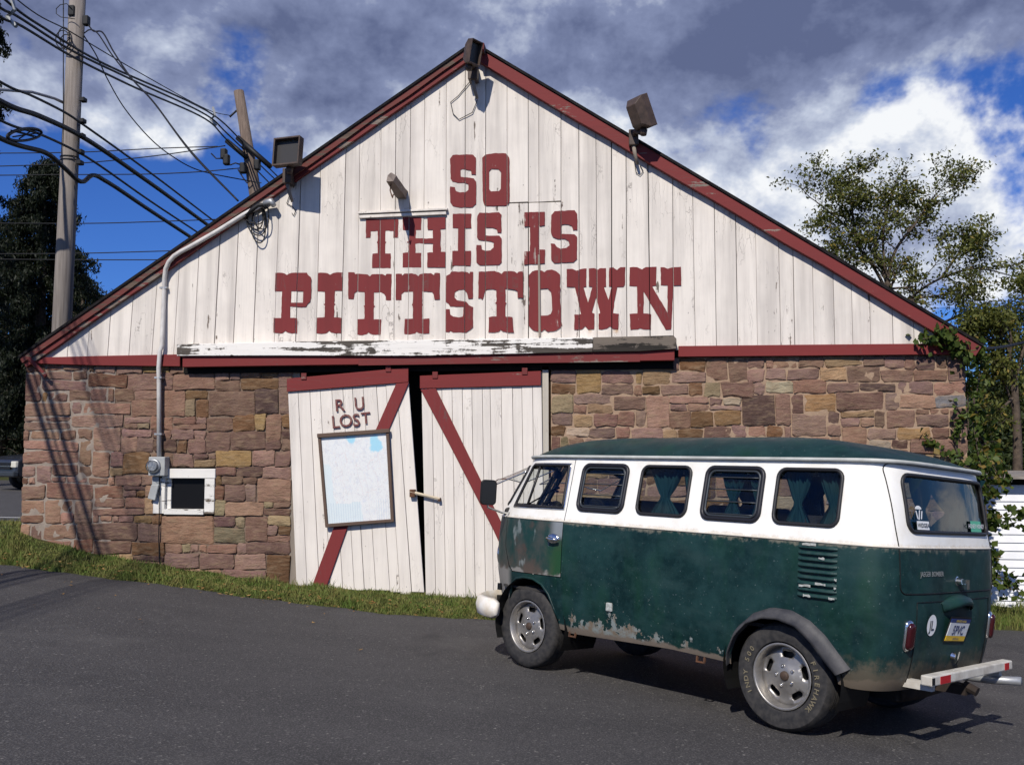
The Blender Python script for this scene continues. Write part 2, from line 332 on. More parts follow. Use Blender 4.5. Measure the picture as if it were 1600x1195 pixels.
# asphalt apron: rows follow the ragged grass edge
xa = np.unique(np.round(np.concatenate([np.linspace(-80, -12, 18), np.arange(-12, 9, .1), np.linspace(9, 80, 18)]), 3))
sa = np.concatenate([np.linspace(0, .6, 12)[:-1], np.linspace(.6, 1, 40)])
av = []
for s_ in sa:
    for x in xa:
        e = float(edge_y(x)); y = -45 + (e + 45) * (1 - (1 - s_) ** 1.0); av.append((x, y, float(G(x, y)) - (.018 if s_ == 1 else 0)))
nx = len(xa); af = [(j * nx + i, j * nx + i + 1, (j + 1) * nx + i + 1, (j + 1) * nx + i) for j in range(len(sa) - 1) for i in range(nx - 1)]
tag(ob('parking_lot', av, af, M['asphalt'], None, True), kind='structure')
rxs = np.linspace(-120, -8.45, 60); rys = np.linspace(5.0, 26, 22)
tag(grid_obj('road', rxs, rys, lambda X, Y: G(X, Y) * 0 + .455 + np.where(Y < 5.5, -.06, 0), M['asphalt']), kind='structure')
tag(grid_obj('road_edge_line', np.linspace(-120, -8.6, 40), np.array([5.75, 5.87]), lambda X, Y: X * 0 + .46, M['line']), kind='structure')
# grass blades along the wall and by the shed
t = pbr('grass_blade', (.06, .10, .02), .7, 0, .2); rn = t.noise(t.scaled(t.co, (1, 1, .2)), 5., 4, .6); rf = t.noise(t.co, 60, 2)
c = t.mix(t.ramp(rn, (.35, 0.), (.66, 1.)), (.070, .115, .020), (.19, .155, .055)); c = t.mix(t.ramp(rf, (.4, 0.), (.75, .8)), c, (.10, .15, .030)); t.put(t.b.inputs['Base Color'], c)
t.b.inputs['Subsurface Weight'].default_value = 0; M['grass'] = t.m
def grass(name, n, xr, yf, hr, label):
    x = RNG.uniform(xr[0], xr[1], n); y = yf(x, RNG.uniform(0, 1, n)); z = zground(x, y) - .005
    h = RNG.uniform(hr[0], hr[1], n) * (.55 + .9 * (.5 + .5 * np.sin(x * 2.3) * np.sin(x * 5.1 + y * 4))) * np.where(RNG.random(n) < .04, 2.2, 1.); a = RNG.uniform(0, 2 * np.pi, n); wd = RNG.uniform(.003, .007, n); ln = RNG.uniform(-.6, .6, (n, 2)) * h[:, None]
    dx, dy = np.cos(a) * wd, np.sin(a) * wd
    b0 = np.stack([x - dx, y - dy, z], 1); b1 = np.stack([x + dx, y + dy, z], 1); mm = np.stack([x + ln[:, 0] * .35, y + ln[:, 1] * .35, z + h * .6], 1); tp = np.stack([x + ln[:, 0], y + ln[:, 1], z + h], 1)
    m0 = mm - np.stack([dx, dy, 0 * dx], 1) * .7; m1 = mm + np.stack([dx, dy, 0 * dx], 1) * .7
    v = np.stack([b0, b1, m1, m0, tp], 1).reshape(-1, 3); i = np.arange(n) * 5
    f = np.concatenate([np.stack([i, i + 1, i + 2, i + 3], 1).tolist(), []]) if 0 else None
    faces = [(k, k + 1, k + 2, k + 3) for k in i] + [(k + 3, k + 2, k + 4) for k in i]
    o = ob(name, v, faces, M['grass']); tag(o, label, 'grass', kind='stuff'); return o
grass('grass', 52000, (-9.6, 3.0), lambda x, r: edge_y(x) - .03 + (np.where(x < -8.1, 3.6, -.10) - edge_y(x) + .03) * r ** 1.25, (.018, .062), 'short green and straw grass strip at the foot of the barn wall')
grass('grass', 12000, (4.2, 10.), lambda x, r: edge_y(x) - .02 + r * 1.6, (.04, .14), 'green grass below the white clapboard shed')
# fallen leaves
lv = MB()
for k in range(420):
    x = random.uniform(-9, 2.5); y = float(edge_y(x)) + random.gauss(.12, .22)
    if y > -.05 or random.random() < .1: y = random.uniform(-4, -1.2)
    z = float(zground(x, y) if y > edge_y(x) else G(x, y)) + .012 + (.03 if y > edge_y(x) else 0); a = random.uniform(0, 6.28); s_ = random.uniform(.015, .032); c_, d_ = math.cos(a) * s_, math.sin(a) * s_; tl = random.uniform(-.01, .02)
    lv.add([(x - c_, y - d_, z), (x + d_ * .6, y - c_ * .6, z + tl), (x + c_, y + d_, z + .006), (x - d_ * .6, y + c_ * .6, z + tl * .5)], [(0, 1, 2), (0, 2, 3)])
tag(lv.ob('leaf_litter', mottled('dry_leaf', (.22, .10, .03), (.30, .20, .07), 3, .8)), 'scattered dry brown leaves on grass and asphalt edge', 'leaves', kind='stuff')
# ------------------------------------------------------------------ the barn
barn = tag(empty('barn', (0, 0, 0)), 'gabled barn with stone walls, white plank gable lettered in red and leaning double doors', 'barn')
XL, XR, ZW, ZE, XC, ZA = -8.03, 4.06, 2.96, 3.06, -1.91, 7.05
DEEP = 14.0
# stone materials: colour per stone through the object colour
t = pbr('sandstone', (.3, .2, .16), .9, 0, .15); oc = t.n('ObjectInfo').outputs['Color']; rnd = orand(t)
cc = t.vmath('ADD', t.co, t.n('CombineXYZ', X=t.math('MULTIPLY', rnd, 31.), Y=0., Z=t.math('MULTIPLY', rnd, 17.)).outputs[0])
n = t.noise(cc, 6.5, 5, .66); n2_ = t.noise(t.scaled(cc, (2.5, 2.5, 9)), 2.5, 4, .6); n3_ = t.noise(cc, 55, 3, .6)
c = t.mix(t.math('MULTIPLY', t.ramp(n, (.36, 0.), (.66, 1.)), .55), oc, t.mix(1., oc, (.60, .52, .48), 'MULTIPLY'))
c = t.mix(t.math('MULTIPLY', t.ramp(n2_, (.48, 0.), (.70, 1.)), .55), c, (.26, .185, .115))
c = t.mix(t.math('MULTIPLY', t.ramp(n3_, (.55, 0.), (.75, 1.)), .35), c, t.mix(1., oc, (1.45, 1.4, 1.35), 'MULTIPLY'))
c = t.mix(t.math('MULTIPLY', t.ramp(t.noise(cc, 2.2, 4, .7), (.60, 0.), (.72, 1.)), .38), c, (.085, .062, .055))
t.put(t.b.inputs['Base Color'], c); bump(t, t.math('ADD', t.math('MULTIPLY', n, 1.0), t.math('ADD', t.math('MULTIPLY', n2_, .7), t.math('MULTIPLY', n3_, .22))), .9, .03); M['stone'] = t.m
def mortar(name, a, b):
    t = pbr(name, a, .95, 0, .1); n = t.noise(t.co, 7, 6, .65); f = t.noise(t.co, 70, 4)
    t.put(t.b.inputs['Base Color'], t.mix(t.ramp(n, (.35, 0.), (.7, 1.)), a, b)); bump(t, t.math('ADD', n, t.math('MULTIPLY', f, .3)), .8, .02); return t.m
M['mortar_grey'] = mortar('grey_mortar', (.30, .255, .21), (.22, .175, .145)); M['mortar_tan'] = mortar('tan_mortar', (.36, .255, .175), (.28, .19, .13)); M['mortar_dark'] = mortar('old_earth_mortar', (.215, .155, .115), (.14, .10, .075))
wall = empty('stone_wall', (0, 0, 0), barn)
WIN = (-6.06, -5.33, .955, 1.595); DOOR = (-4.30, -.93)
ZB = -.7
def mwall(x0, x1, z0, z1, y, m, nm='mortar', amp=.006):
    ph = [random.uniform(0, 6) for _ in range(6)]; lump = lambda x, z: sum(math.sin(x * a + z * b_ + p) for a, b_, p in ((9, 14, ph[0]), (17, -23, ph[1]), (-13, 31, ph[2]), (29, 11, ph[3]))) / 4
    nx_ = max(2, int((x1 - x0) / .06)); nz = max(2, int((z1 - z0) / .06)); v = []; 
    for j in range(nz + 1):
        for i in range(nx_ + 1):
            x = x0 + (x1 - x0) * i / nx_; z = z0 + (z1 - z0) * j / nz; ed = i in (0, nx_) or j in (0, nz)
            v.append((x, y + (0 if ed else random.gauss(0, .004) - amp * lump(x, z)), z))
    f = [(j * (nx_ + 1) + i, j * (nx_ + 1) + i + 1, (j + 1) * (nx_ + 1) + i + 1, (j + 1) * (nx_ + 1) + i) for j in range(nz) for i in range(nx_)]
    b = MB().add(v, f); k = len(b.v)
    b.add([(x0, y, z0), (x1, y, z0), (x1, y, z1), (x0, y, z1), (x0, .45, z0), (x1, .45, z0), (x1, .45, z1), (x0, .45, z1)], [(0, 4, 5, 1), (1, 5, 6, 2), (2, 6, 7, 3), (3, 7, 4, 0), (4, 7, 6, 5)])
    return b.ob(nm, m, wall, True)
for x0, x1, z0, z1, y, m in [(XL + .01, -6.75, ZB, ZW, .004, 'mortar_grey'), (-6.749, WIN[0], ZB, ZW, .013, 'mortar_dark'), (WIN[0] + .001, WIN[1], ZB, WIN[2], .015, 'mortar_dark'), (WIN[0] + .001, WIN[1], WIN[3], ZW, .013, 'mortar_dark'),
                        (WIN[1] + .001, DOOR[0], ZB, ZW, .015, 'mortar_dark'), (DOOR[1], XR - .01, ZB, ZW, .005, 'mortar_tan')]: mwall(x0, x1, z0, z1, y, M[m], amp={'mortar_grey': .015, 'mortar_tan': .012}.get(m, .008))
PAL = {'mauve': (141, 114, 104), 'pink': (151, 119, 102), 'rose': (130, 103, 90), 'ochre': (148, 120, 84), 'brown': (118, 90, 65), 'olive': (143, 129, 104), 'plum': (103, 81, 75), 'sand': (164, 138, 107), 'grey': (137, 132, 134), 'red': (124, 91, 75), 'chalk': (172, 155, 135)}
def stone_color(x, z):
    if x < -6.75: wts = dict(mauve=2, pink=3, rose=4, red=1.5, ochre=.6, brown=.4)
    elif x < -4: wts = dict(mauve=4.0, pink=2., rose=3.2, ochre=.5, brown=1.8, olive=.7, plum=1.0, sand=.8, red=.8)
    else: wts = dict(mauve=4.5, pink=3.2, rose=2.4, ochre=.5, brown=1.8, plum=.6, sand=1.4, grey=.35, chalk=.4, olive=.3)
    nm = random.choices(list(wts), list(wts.values()))[0]; c = hexc(*PAL[nm]); k = random.uniform(.62, 1.0); return tuple(min(1, q * k * random.uniform(.95, 1.05)) for q in c)
def stone(x0, x1, z0, z1):
    xm = .5 * (x0 + x1); inset = .012 if xm < -6.75 else (.004 if xm < -4 else .007)
    x0 += inset * (0 if abs(x0 - XL) < .01 else 1); x1 -= inset * (0 if abs(x1 - XR) < .01 else 1); z0 += inset; z1 -= inset * .8
    W_, H_ = x1 - x0, z1 - z0; cr = min(.026, .22 * min(W_, H_)); j = min(.013, .08 * H_ + .002); sh_ = random.uniform(-.05, .05)
    pts = []; q = lambda: random.uniform(.35, 1.2) * cr
    n_l = 2 if W_ > .3 else 1
    bot = [(x0 + q(), z0)] + [(x0 + W_ * (k + 1) / (n_l + 1), z0) for k in range(n_l)] + [(x1 - q(), z0)]
    top = [(x1 - q(), z1)] + [(x1 - W_ * (k + 1) / (n_l + 1), z1) for k in range(n_l)] + [(x0 + q(), z1)]
    pts = bot + [(x1, z0 + q()), (x1, z1 - q())] + top + [(x0, z1 - q()), (x0, z0 + q())]
    le = abs(x0 - XL) < .02; re = abs(x1 - XR) < .02
    pts = [(p[0] + (0 if (le and p[0] < x0 + .01) or (re and p[0] > x1 - .01) else random.uniform(-j, j)), p[1] + random.uniform(-j, j) + (p[0] - xm) * sh_) for p in pts]
    n = len(pts); cx, cz = xm, .5 * (z0 + z1); d = random.uniform(.002, .018); tilt = random.uniform(-.035, .035); tz = random.uniform(-.05, .04)
    yf = lambda x, z, e=0: -d + e + tilt * (x - cx) + tz * (z - cz)
    v = [(p[0], .07, p[1]) for p in pts] + [(p[0], yf(*p, random.uniform(.005, .011)), p[1]) for p in pts]
    inn = []
    for p in pts:
        L = math.hypot(p[0] - cx, p[1] - cz); k = max(.5, 1 - random.uniform(.009, .022) / max(L, .03)); inn.append((cx + (p[0] - cx) * k, cz + (p[1] - cz) * k))
    v += [(p[0], yf(*p, random.uniform(-.003, .004)), p[1]) for p in inn]
    v += [(cx + W_ * random.uniform(-.18, .18), yf(cx, cz, random.uniform(-.010, .004)), cz + H_ * random.uniform(-.2, .2))]
    f = [(i, (i + 1) % n, n + (i + 1) % n, n + i) for i in range(n)] + [(n + i, n + (i + 1) % n, 2 * n + (i + 1) % n, 2 * n + i) for i in range(n)] + [(2 * n + i, 2 * n + (i + 1) % n, 3 * n) for i in range(n)]
    o = ob('stone', v, f, M['stone'], wall, True); o.data.set_sharp_from_angle(angle=R_(24)); o.color = (*stone_color(xm, cz), 1); return o
nst = 0
def courses(z0, z1, lo, hi, rs):
    out = [z0]
    while z1 - out[-1] > hi * 1.25: out.append(out[-1] + rs.uniform(lo, hi))
    if z1 - out[-1] > hi: out.append(.5 * (out[-1] + z1))
    return out + [z1]
def lay(x0, x1, zs, wmul, seed, split=.3, dbl=.16, holes=()):
    """random-width stones in uneven courses; some courses split, some stones two courses high"""
    global nst
    rs = random.Random(seed); ph = [rs.uniform(0, 6) for _ in zs]; taken = []
    wob = lambda i, x: 0 if i in (0, len(zs) - 1) or any(abs(zs[i] - h[k]) < .01 and h[0] - .6 < x < h[1] + .6 for h in holes for k in (2, 3)) else .020 * math.sin(x * 2.1 + ph[i]) + .012 * math.sin(x * 5.3 + 2 * ph[i])
    for i in range(len(zs) - 1):
        H = zs[i + 1] - zs[i]; blocks = [(h[0], h[1]) for h in holes if h[2] < zs[i + 1] - .01 and h[3] > zs[i] + .01] + [(a_, b_) for a_, b_, j in taken if j == i]
        blocks.sort(); x = x0; spans = []
        for a_, b_ in blocks + [(x1, x1 + 1)]:
            if a_ - x > .03: spans.append((x, a_))
            x = max(x, b_)
        for a_, b_ in spans:
            x = a_
            while x < b_ - .001:
                w_ = H * rs.uniform(*wmul) if rs.random() > .16 else H * rs.uniform(.5, .9); w_ = max(w_, .09) * (1.35 if x < -6.9 and H > .15 else 1)
                if b_ - x - w_ < .12: w_ = b_ - x
                xe = x + w_; xm = .5 * (x + xe); zb, zt = zs[i] + wob(i, xm), zs[i + 1] + wob(i + 1, xm)
                clear = not any(h[0] < xe and h[1] > x and h[2] < zs[min(i + 2, len(zs) - 1)] and h[3] > zs[i + 1] for h in holes)
                if zt > float(G(xm, 0)) - .12:
                    if i + 2 < len(zs) and rs.random() < dbl and clear and w_ > .16 and H < .24: stone(x, xe, zb, zs[i + 2] + wob(i + 2, xm)); taken.append((x, xe, i + 1)); nst += 1
                    elif H > .17 and w_ > .3 and rs.random() < split:
                        m_ = zb + (zt - zb) * rs.uniform(.35, .65); k = x + w_ * rs.uniform(.3, .7)
                        if rs.random() < .5: stone(x, xe, zb, m_); stone(x, k, m_, zt); stone(k, xe, m_, zt)
                        else: stone(x, k, zb, m_); stone(k, xe, zb, m_); stone(x, xe, m_, zt)
                        nst += 3
                    else: stone(x, xe, zb, zt); nst += 1
                x = xe
rs_ = random.Random(21)
zz_l = courses(-.3, WIN[2], .13, .25, rs_) + courses(WIN[2], WIN[3], .13, .23, rs_)[1:] + courses(WIN[3], ZW, .13, .26, rs_)[1:]
lay(XL, DOOR[0], zz_l, (1.3, 3.3), 6, split=.26, dbl=.15, holes=[(WIN[0], WIN[1], WIN[2], WIN[3])])
lay(DOOR[1], XR, courses(-.45, 1.25, .30, .42, rs_) + courses(1.25, ZW, .14, .27, rs_)[1:], (1.2, 3.0), 9, split=.30, dbl=.14)
print('stones', nst)
# side and back walls
M['sidewall'] = mottled('rough_side_wall_stone', (.26, .19, .16), (.16, .11, .09), 4, .95, 0, .9, .03)
MB().box(XL + .02, XL + .45, .451, DEEP, ZB, ZW).ob('side_wall', M['sidewall'], barn); MB().box(XR - .45, XR - .02, .451, DEEP, ZB, ZW).ob('side_wall', M['sidewall'], barn)
MB().prism([(XL + .05, ZB), (XR - .05, ZB), (XR - .05, ZW), (XC, ZA - .3), (XL + .05, ZW)], DEEP + .001, DEEP + .3).ob('back_wall', M['sidewall'], barn)
MB().box(XL + .46, XR - .46, .46, DEEP - .01, ZB, ZB + .05).ob('dirt_floor', M['dark'], barn)
# roof slabs
SL = (ZA - ZE) / (XC - (XL)); 
def rake_z(x): return ZA - abs(x - XC) * ((ZA - ZE) / (XC - XL) if x < XC else (ZA - ZE) / ((4.21) - XC))
def slab(xa, za, xb, zb, th0, th1, y0, y1):
    d = Vector((xb - xa, 0, zb - za)).normalized(); nrm = Vector((-d.z, 0, d.x)); nrm = nrm if nrm.z > 0 else -nrm
    P = [Vector((xa, 0, za)) + nrm * th0, Vector((xb, 0, zb)) + nrm * th0, Vector((xb, 0, zb)) + nrm * th1, Vector((xa, 0, za)) + nrm * th1]
    return [(p.x, p.z) for p in P]
EL, ER = (XL - .02, ZE - .01), (4.22, ZE)
MB().prism(slab(XC, ZA, *EL, -.014, .018, 0, 0), -.15, DEEP + .4).ob('roof', M['shingle'], barn)
MB().prism(slab(XC, ZA, *ER, -.014, .018, 0, 0), -.15, DEEP + .4).ob('roof', M['shingle'], barn)
M['red_rake'] = paint_wood('rake_red_paint', (.175, .029, .028), (.28, .23, .19), .66, horiz=True, dirtamt=.35, dirt=(.10, .03, .03), speck=False, chip=3)
# rake boards: the left one in two strips, the upper stripped of its paint
def strip(name, xa, za, xb, zb, t0, t1, y0, y1, m, seg=14, wob=.006):
    d = Vector((xb - xa, 0, zb - za)).normalized(); nrm = Vector((-d.z, 0, d.x)); nrm = nrm if nrm.z > 0 else -nrm; b = MB(); v = []
    for k in range(seg + 1):
        p = Vector((xa, 0, za)).lerp(Vector((xb, 0, zb)), k / seg); a = p + nrm * (t0 + random.gauss(0, wob)); c_ = p + nrm * (t1 + random.gauss(0, wob * .4))
        v += [(a.x, y0, a.z), (c_.x, y0, c_.z), (c_.x, y1, c_.z), (a.x, y1, a.z)]
    f = [(4 * k + i, 4 * k + (i + 1) % 4, 4 * k + 4 + (i + 1) % 4, 4 * k + 4 + i) for k in range(seg) for i in range(4)] + [(0, 1, 2, 3), (4 * seg + 3, 4 * seg + 2, 4 * seg + 1, 4 * seg)]
    return fixn(b.add(v, f).ob(name, m, barn))
strip('rake_board', XC - .02, ZA, *EL, -.095, -.0145, -.13, -.035, M['rake_brown'])
strip('rake_board', XC - .02, ZA, *EL, -.158, -.088, -.10, -.034, M['red_worn'])
strip('rake_board', XC + .06, ZA - .05, *ER, -.152, -.0145, -.13, -.035, M['red_rake'])
# eave stub by the left corner
e0 = at(45, 560, -.13); e1 = at(72, 588, -.13); MB().tube([tuple(e0), tuple(e1)], .028, 4).ob('eave_brace', M['red_worn'], barn)
# gable planks
gable = empty('gable_wall', (0, 0, 0), barn)
MB().prism([(XL + .03, ZW + .02), (XR + .05, ZW + .02), (XC, ZA - .06)], .0, .40).ob('backing', M['dark'], gable)
SEAM = [86, 114, 145, 176, 209, 245, 278, 308, 340, 369, 400, 432, 465, 497, 536, 560, 594, 617, 639, 662, 697, 727, 759, 793, 826, 843, 877, 905, 933, 956, 979, 1015, 1052, 1085, 1118, 1151, 1182, 1218, 1240, 1270, 1302, 1330, 1358, 1393, 1425, 1460]
SX = [XL - .05] + [xz(u, 470)[0] for u in SEAM] + [4.15]
lean = lambda x: .055 * (1 - float(sst(-7.5, -2.6, x))) + random.gauss(0, .0025)
SLN = [lean(x) for x in SX]
ZR = 3.78   # height at which seam positions were measured
def seam_x(i, z): return SX[i] + SLN[i] * (z - ZR)
GY = -.030
def plank(i, z0, z1=None, dy=0.):
    g0, g1 = random.choice([.0012, .002, .003, .006]), random.choice([.0012, .002, .003, .005]); poly = [(seam_x(i, z0) + g0, z0), (seam_x(i + 1, z0) - g1, z0)]
    top = (lambda x: min(z1, rake_z(x) - .08)) if z1 else (lambda x: rake_z(x) - .08)
    xa, xb = seam_x(i, z0) + g0, seam_x(i + 1, z0) - g1
    for _ in range(4): xb = seam_x(i + 1, max(z0, top(xb))) - g1; xa = seam_x(i, max(z0, top(xa))) + g0
    za_, zb_ = top(xa), top(xb)
    if max(za_, zb_) < z0 + .03: return
    pts = [(seam_x(i, z0) + g0, z0 + random.uniform(-.006, .006)), (seam_x(i + 1, z0) - g1, z0 + random.uniform(-.006, .006)), (xb, max(zb_, z0 + .005))]
    if xa < XC < xb and not z1: pts.append((XC, top(XC)))
    pts.append((xa, max(za_, z0 + .005)))
    y = GY + dy + random.uniform(-.004, .004); bevel(MB().prism(pts, y, .0 - .001).ob('plank', M['plank'], gable), .003, 1)
zl, zp = xz(630, 333)[1], xz(830, 317)[1]
for i in range(len(SX) - 1):
    u = ([40] + SEAM + [1530])[i]; z0 = 3.045 + .0
    if 555 <= u < 690:   # old loft hatch below the ledge
        plank(i, z0, zl - .012, -.004); plank(i, zl + .012)
    elif 790 <= u < 870:   # newer patch
        plank(i, z0, zp - .008, .004); plank(i, zp + .003)
    else: plank(i, z0)
p0, p1 = at(561, 334, -.07), at(697, 328, -.07)
b = MB(); b.prism([(p0[0], p0[2] - .06), (p1[0], p1[2] - .06), (p1[0], p1[2] - .018), (p0[0], p0[2] - .018)], -.075, -.035); b.prism([(p0[0] - .01, p0[2] - .006), (p1[0] + .02, p1[2] - .006), (p1[0] + .02, p1[2] + .022), (p0[0] - .01, p0[2] + .022)], -.095, -.035); bevel(b.ob('hatch_ledge', M['plank'], gable), .003, 1)
# bare batten hanging in front of the O
q0, q1 = at(842, 398, -.05), at(843, 526, -.05); MB().prism([(q0[0] - .012, q0[2]), (q0[0] + .012, q0[2]), (q1[0] + .014, q1[2]), (q1[0] - .012, q1[2])], -.055, -.037).ob('batten', M['barev'], gable)
# painted letters, cut along the plank seams
LZ = {'A': (420, 400, 7.2727), 'B': (600, 400, 6.6667), 'C': (810, 400, 5.926), 'D': (550, 310, 6.4), 'E': (690, 225, 5.974)}
GLYPH = [('A', [(75, 190), (150, 190), (185, 203), (205, 217), (230, 200), (265, 190), (430, 190), (440, 212), (475, 240), (483, 265), (480, 470), (470, 520), (440, 540), (420, 575), (400, 580), (245, 575), (240, 700), (320, 705), (318, 875), (260, 878), (215, 868), (187, 850), (165, 870), (140, 878), (50, 872), (55, 700), (140, 705), (150, 400), (68, 398)], [(255, 398), (392, 398), (387, 530), (250, 530)]),
 ('A', [(557, 192), (620, 190), (665, 198), (697, 213), (730, 193), (780, 186), (840, 188), (838, 395), (750, 398), (745, 535), (755, 547), (743, 560), (742, 697), (828, 702), (820, 878), (750, 878), (705, 868), (685, 850), (660, 875), (600, 885), (543, 880), (545, 700), (635, 697), (637, 560), (622, 550), (637, 540), (637, 405), (553, 400)], None),
 ('A', [(903, 185), (970, 185), (980, 205), (1010, 200), (1090, 205), (1120, 210), (1147, 230), (1170, 210), (1230, 203), (1290, 207), (1325, 222), (1335, 203), (1395, 203), (1390, 505), (1335, 503), (1330, 460), (1310, 430), (1270, 412), (1195, 412), (1195, 560), (1207, 572), (1193, 582), (1190, 718), (1278, 720), (1272, 893), (1200, 893), (1150, 885), (1132, 868), (1112, 888), (1060, 898), (1003, 893), (1010, 718), (1085, 717), (1088, 580), (1078, 570), (1092, 560), (1090, 410), (1000, 405), (975, 420), (963, 487), (903, 487)], None),
 ('B', [(122, 187), (183, 185), (190, 205), (215, 185), (290, 180), (330, 190), (355, 210), (375, 190), (420, 180), (490, 180), (517, 197), (530, 177), (580, 177), (580, 455), (525, 455), (515, 400), (495, 372), (400, 368), (398, 495), (410, 508), (398, 520), (398, 655), (472, 650), (470, 805), (400, 810), (360, 805), (340, 790), (320, 808), (270, 815), (213, 813), (215, 655), (300, 652), (300, 520), (288, 508), (300, 495), (302, 372), (210, 375), (185, 400), (180, 458), (122, 458)], None),
 ('B', [(645, 210), (685, 190), (700, 162), (850, 162), (890, 185), (895, 165), (928, 165), (925, 445), (875, 443), (862, 380), (830, 350), (780, 353), (738, 375), (735, 430), (760, 460), (860, 478), (885, 510), (925, 535), (928, 740), (900, 770), (850, 795), (720, 797), (690, 778), (680, 795), (640, 790), (642, 555), (685, 555), (690, 610), (720, 632), (780, 638), (822, 630), (827, 530), (690, 525), (670, 495), (643, 480)], None),
 ('B', [(985, 165), (1050, 160), (1150, 157), (1195, 165), (1222, 187), (1245, 160), (1300, 155), (1360, 162), (1387, 182), (1400, 160), (1447, 160), (1447, 437), (1395, 437), (1387, 365), (1340, 345), (1265, 340), (1265, 480), (1275, 490), (1265, 505), (1265, 633), (1335, 635), (1350, 795), (1280, 795), (1240, 785), (1215, 765), (1195, 790), (1150, 797), (1090, 793), (1093, 635), (1170, 630), (1172, 500), (1160, 490), (1172, 478), (1170, 355), (1130, 343), (1070, 350), (1045, 380), (1035, 435), (1020, 455), (1010, 440), (982, 440)], None),
 ('C', [(97, 175), (130, 145), (170, 130), (215, 135), (240, 150), (265, 132), (310, 125), (350, 140), (385, 175), (388, 400), (395, 600), (405, 640), (380, 670), (350, 690), (270, 702), (240, 678), (215, 700), (150, 695), (115, 668), (90, 635), (100, 400)], [(203, 305), (270, 300), (300, 330), (308, 380), (313, 500), (300, 535), (270, 550), (203, 552)]),
 ('C', [(447, 120), (500, 118), (540, 135), (580, 120), (628, 115), (628, 283), (603, 288), (645, 430), (685, 285), (653, 283), (653, 115), (705, 113), (735, 130), (755, 113), (810, 112), (812, 283), (793, 288), (835, 405), (862, 285), (838, 283), (840, 108), (880, 105), (912, 130), (945, 105), (990, 102), (985, 270), (970, 285), (915, 290), (887, 430), (875, 530), (928, 537), (925, 678), (880, 678), (845, 652), (820, 672), (770, 680), (742, 678), (742, 535), (758, 530), (720, 380), (680, 525), (703, 535), (703, 680), (650, 680), (615, 650), (590, 680), (515, 682), (517, 542), (580, 537), (523, 288), (447, 285)], None),
 ('C', [(1030, 103), (1100, 103), (1147, 125), (1180, 103), (1278, 100), (1275, 273), (1240, 280), (1380, 525), (1382, 272), (1318, 270), (1317, 103), (1350, 103), (1382, 120), (1420, 103), (1505, 102), (1508, 272), (1432, 275), (1422, 550), (1415, 680), (1363, 682), (1162, 330), (1157, 530), (1228, 537), (1227, 680), (1160, 678), (1130, 668), (1105, 678), (1035, 683), (1032, 537), (1103, 530), (1100, 280), (1028, 275)], None),
 ('D', [(140, 205), (463, 205), (460, 395), (412, 393), (415, 325), (335, 325), (333, 430), (343, 438), (333, 450), (330, 550), (387, 552), (385, 695), (200, 695), (203, 552), (258, 550), (258, 448), (245, 440), (258, 430), (257, 325), (185, 327), (182, 395), (138, 395)], None),
 ('D', [(508, 190), (692, 190), (692, 317), (637, 318), (637, 400), (807, 400), (807, 315), (755, 315), (752, 190), (937, 190), (937, 303), (885, 308), (885, 535), (937, 537), (937, 690), (752, 690), (753, 543), (807, 540), (807, 452), (635, 452), (635, 545), (692, 547), (690, 690), (507, 690), (507, 547), (560, 543), (563, 450), (548, 438), (563, 428), (567, 320), (507, 317)], None),
 ('D', [(1005, 153), (1190, 153), (1190, 297), (1127, 298), (1127, 525), (1190, 525), (1187, 673), (1003, 673), (1003, 527), (1060, 525), (1060, 298), (1007, 297)], None),
 ('D', [(1253, 175), (1275, 145), (1470, 140), (1492, 165), (1493, 345), (1455, 343), (1445, 305), (1400, 292), (1332, 295), (1332, 372), (1470, 375), (1495, 400), (1495, 640), (1470, 665), (1275, 668), (1245, 640), (1243, 467), (1293, 467), (1297, 510), (1330, 522), (1385, 520), (1415, 490), (1418, 445), (1390, 430), (1330, 423), (1265, 415), (1250, 390)], None),
 ('E', [(80, 140), (105, 102), (290, 100), (320, 130), (318, 287), (280, 285), (270, 245), (190, 235), (175, 245), (178, 308), (300, 320), (322, 350), (322, 560), (290, 590), (180, 595), (105, 582), (80, 545), (77, 400), (122, 402), (130, 440), (170, 452), (225, 450), (250, 430), (250, 375), (210, 362), (150, 362), (100, 350), (83, 325)], None),
 ('E', [(378, 130), (410, 100), (500, 87), (600, 88), (632, 130), (633, 540), (612, 575), (420, 580), (400, 570), (385, 530)], [(443, 255), (465, 232), (530, 235), (555, 265), (552, 420), (535, 440), (460, 443), (443, 420)]),
 ('E', [(773, 640), (962, 632), (963, 762), (910, 767), (907, 985), (965, 985), (962, 1117), (770, 1125), (772, 1003), (825, 1000), (825, 772), (772, 770)], None),
 ('E', [(1023, 665), (1055, 628), (1240, 617), (1265, 650), (1268, 803), (1228, 803), (1215, 765), (1180, 752), (1120, 755), (1120, 840), (1240, 843), (1265, 870), (1262, 1075), (1230, 1105), (1050, 1110), (1022, 1080), (1020, 930), (1058, 932), (1070, 960), (1110, 975), (1165, 970), (1195, 945), (1185, 905), (1150, 885), (1075, 885), (1035, 865), (1022, 840)], None)]
LY = GY - .0105
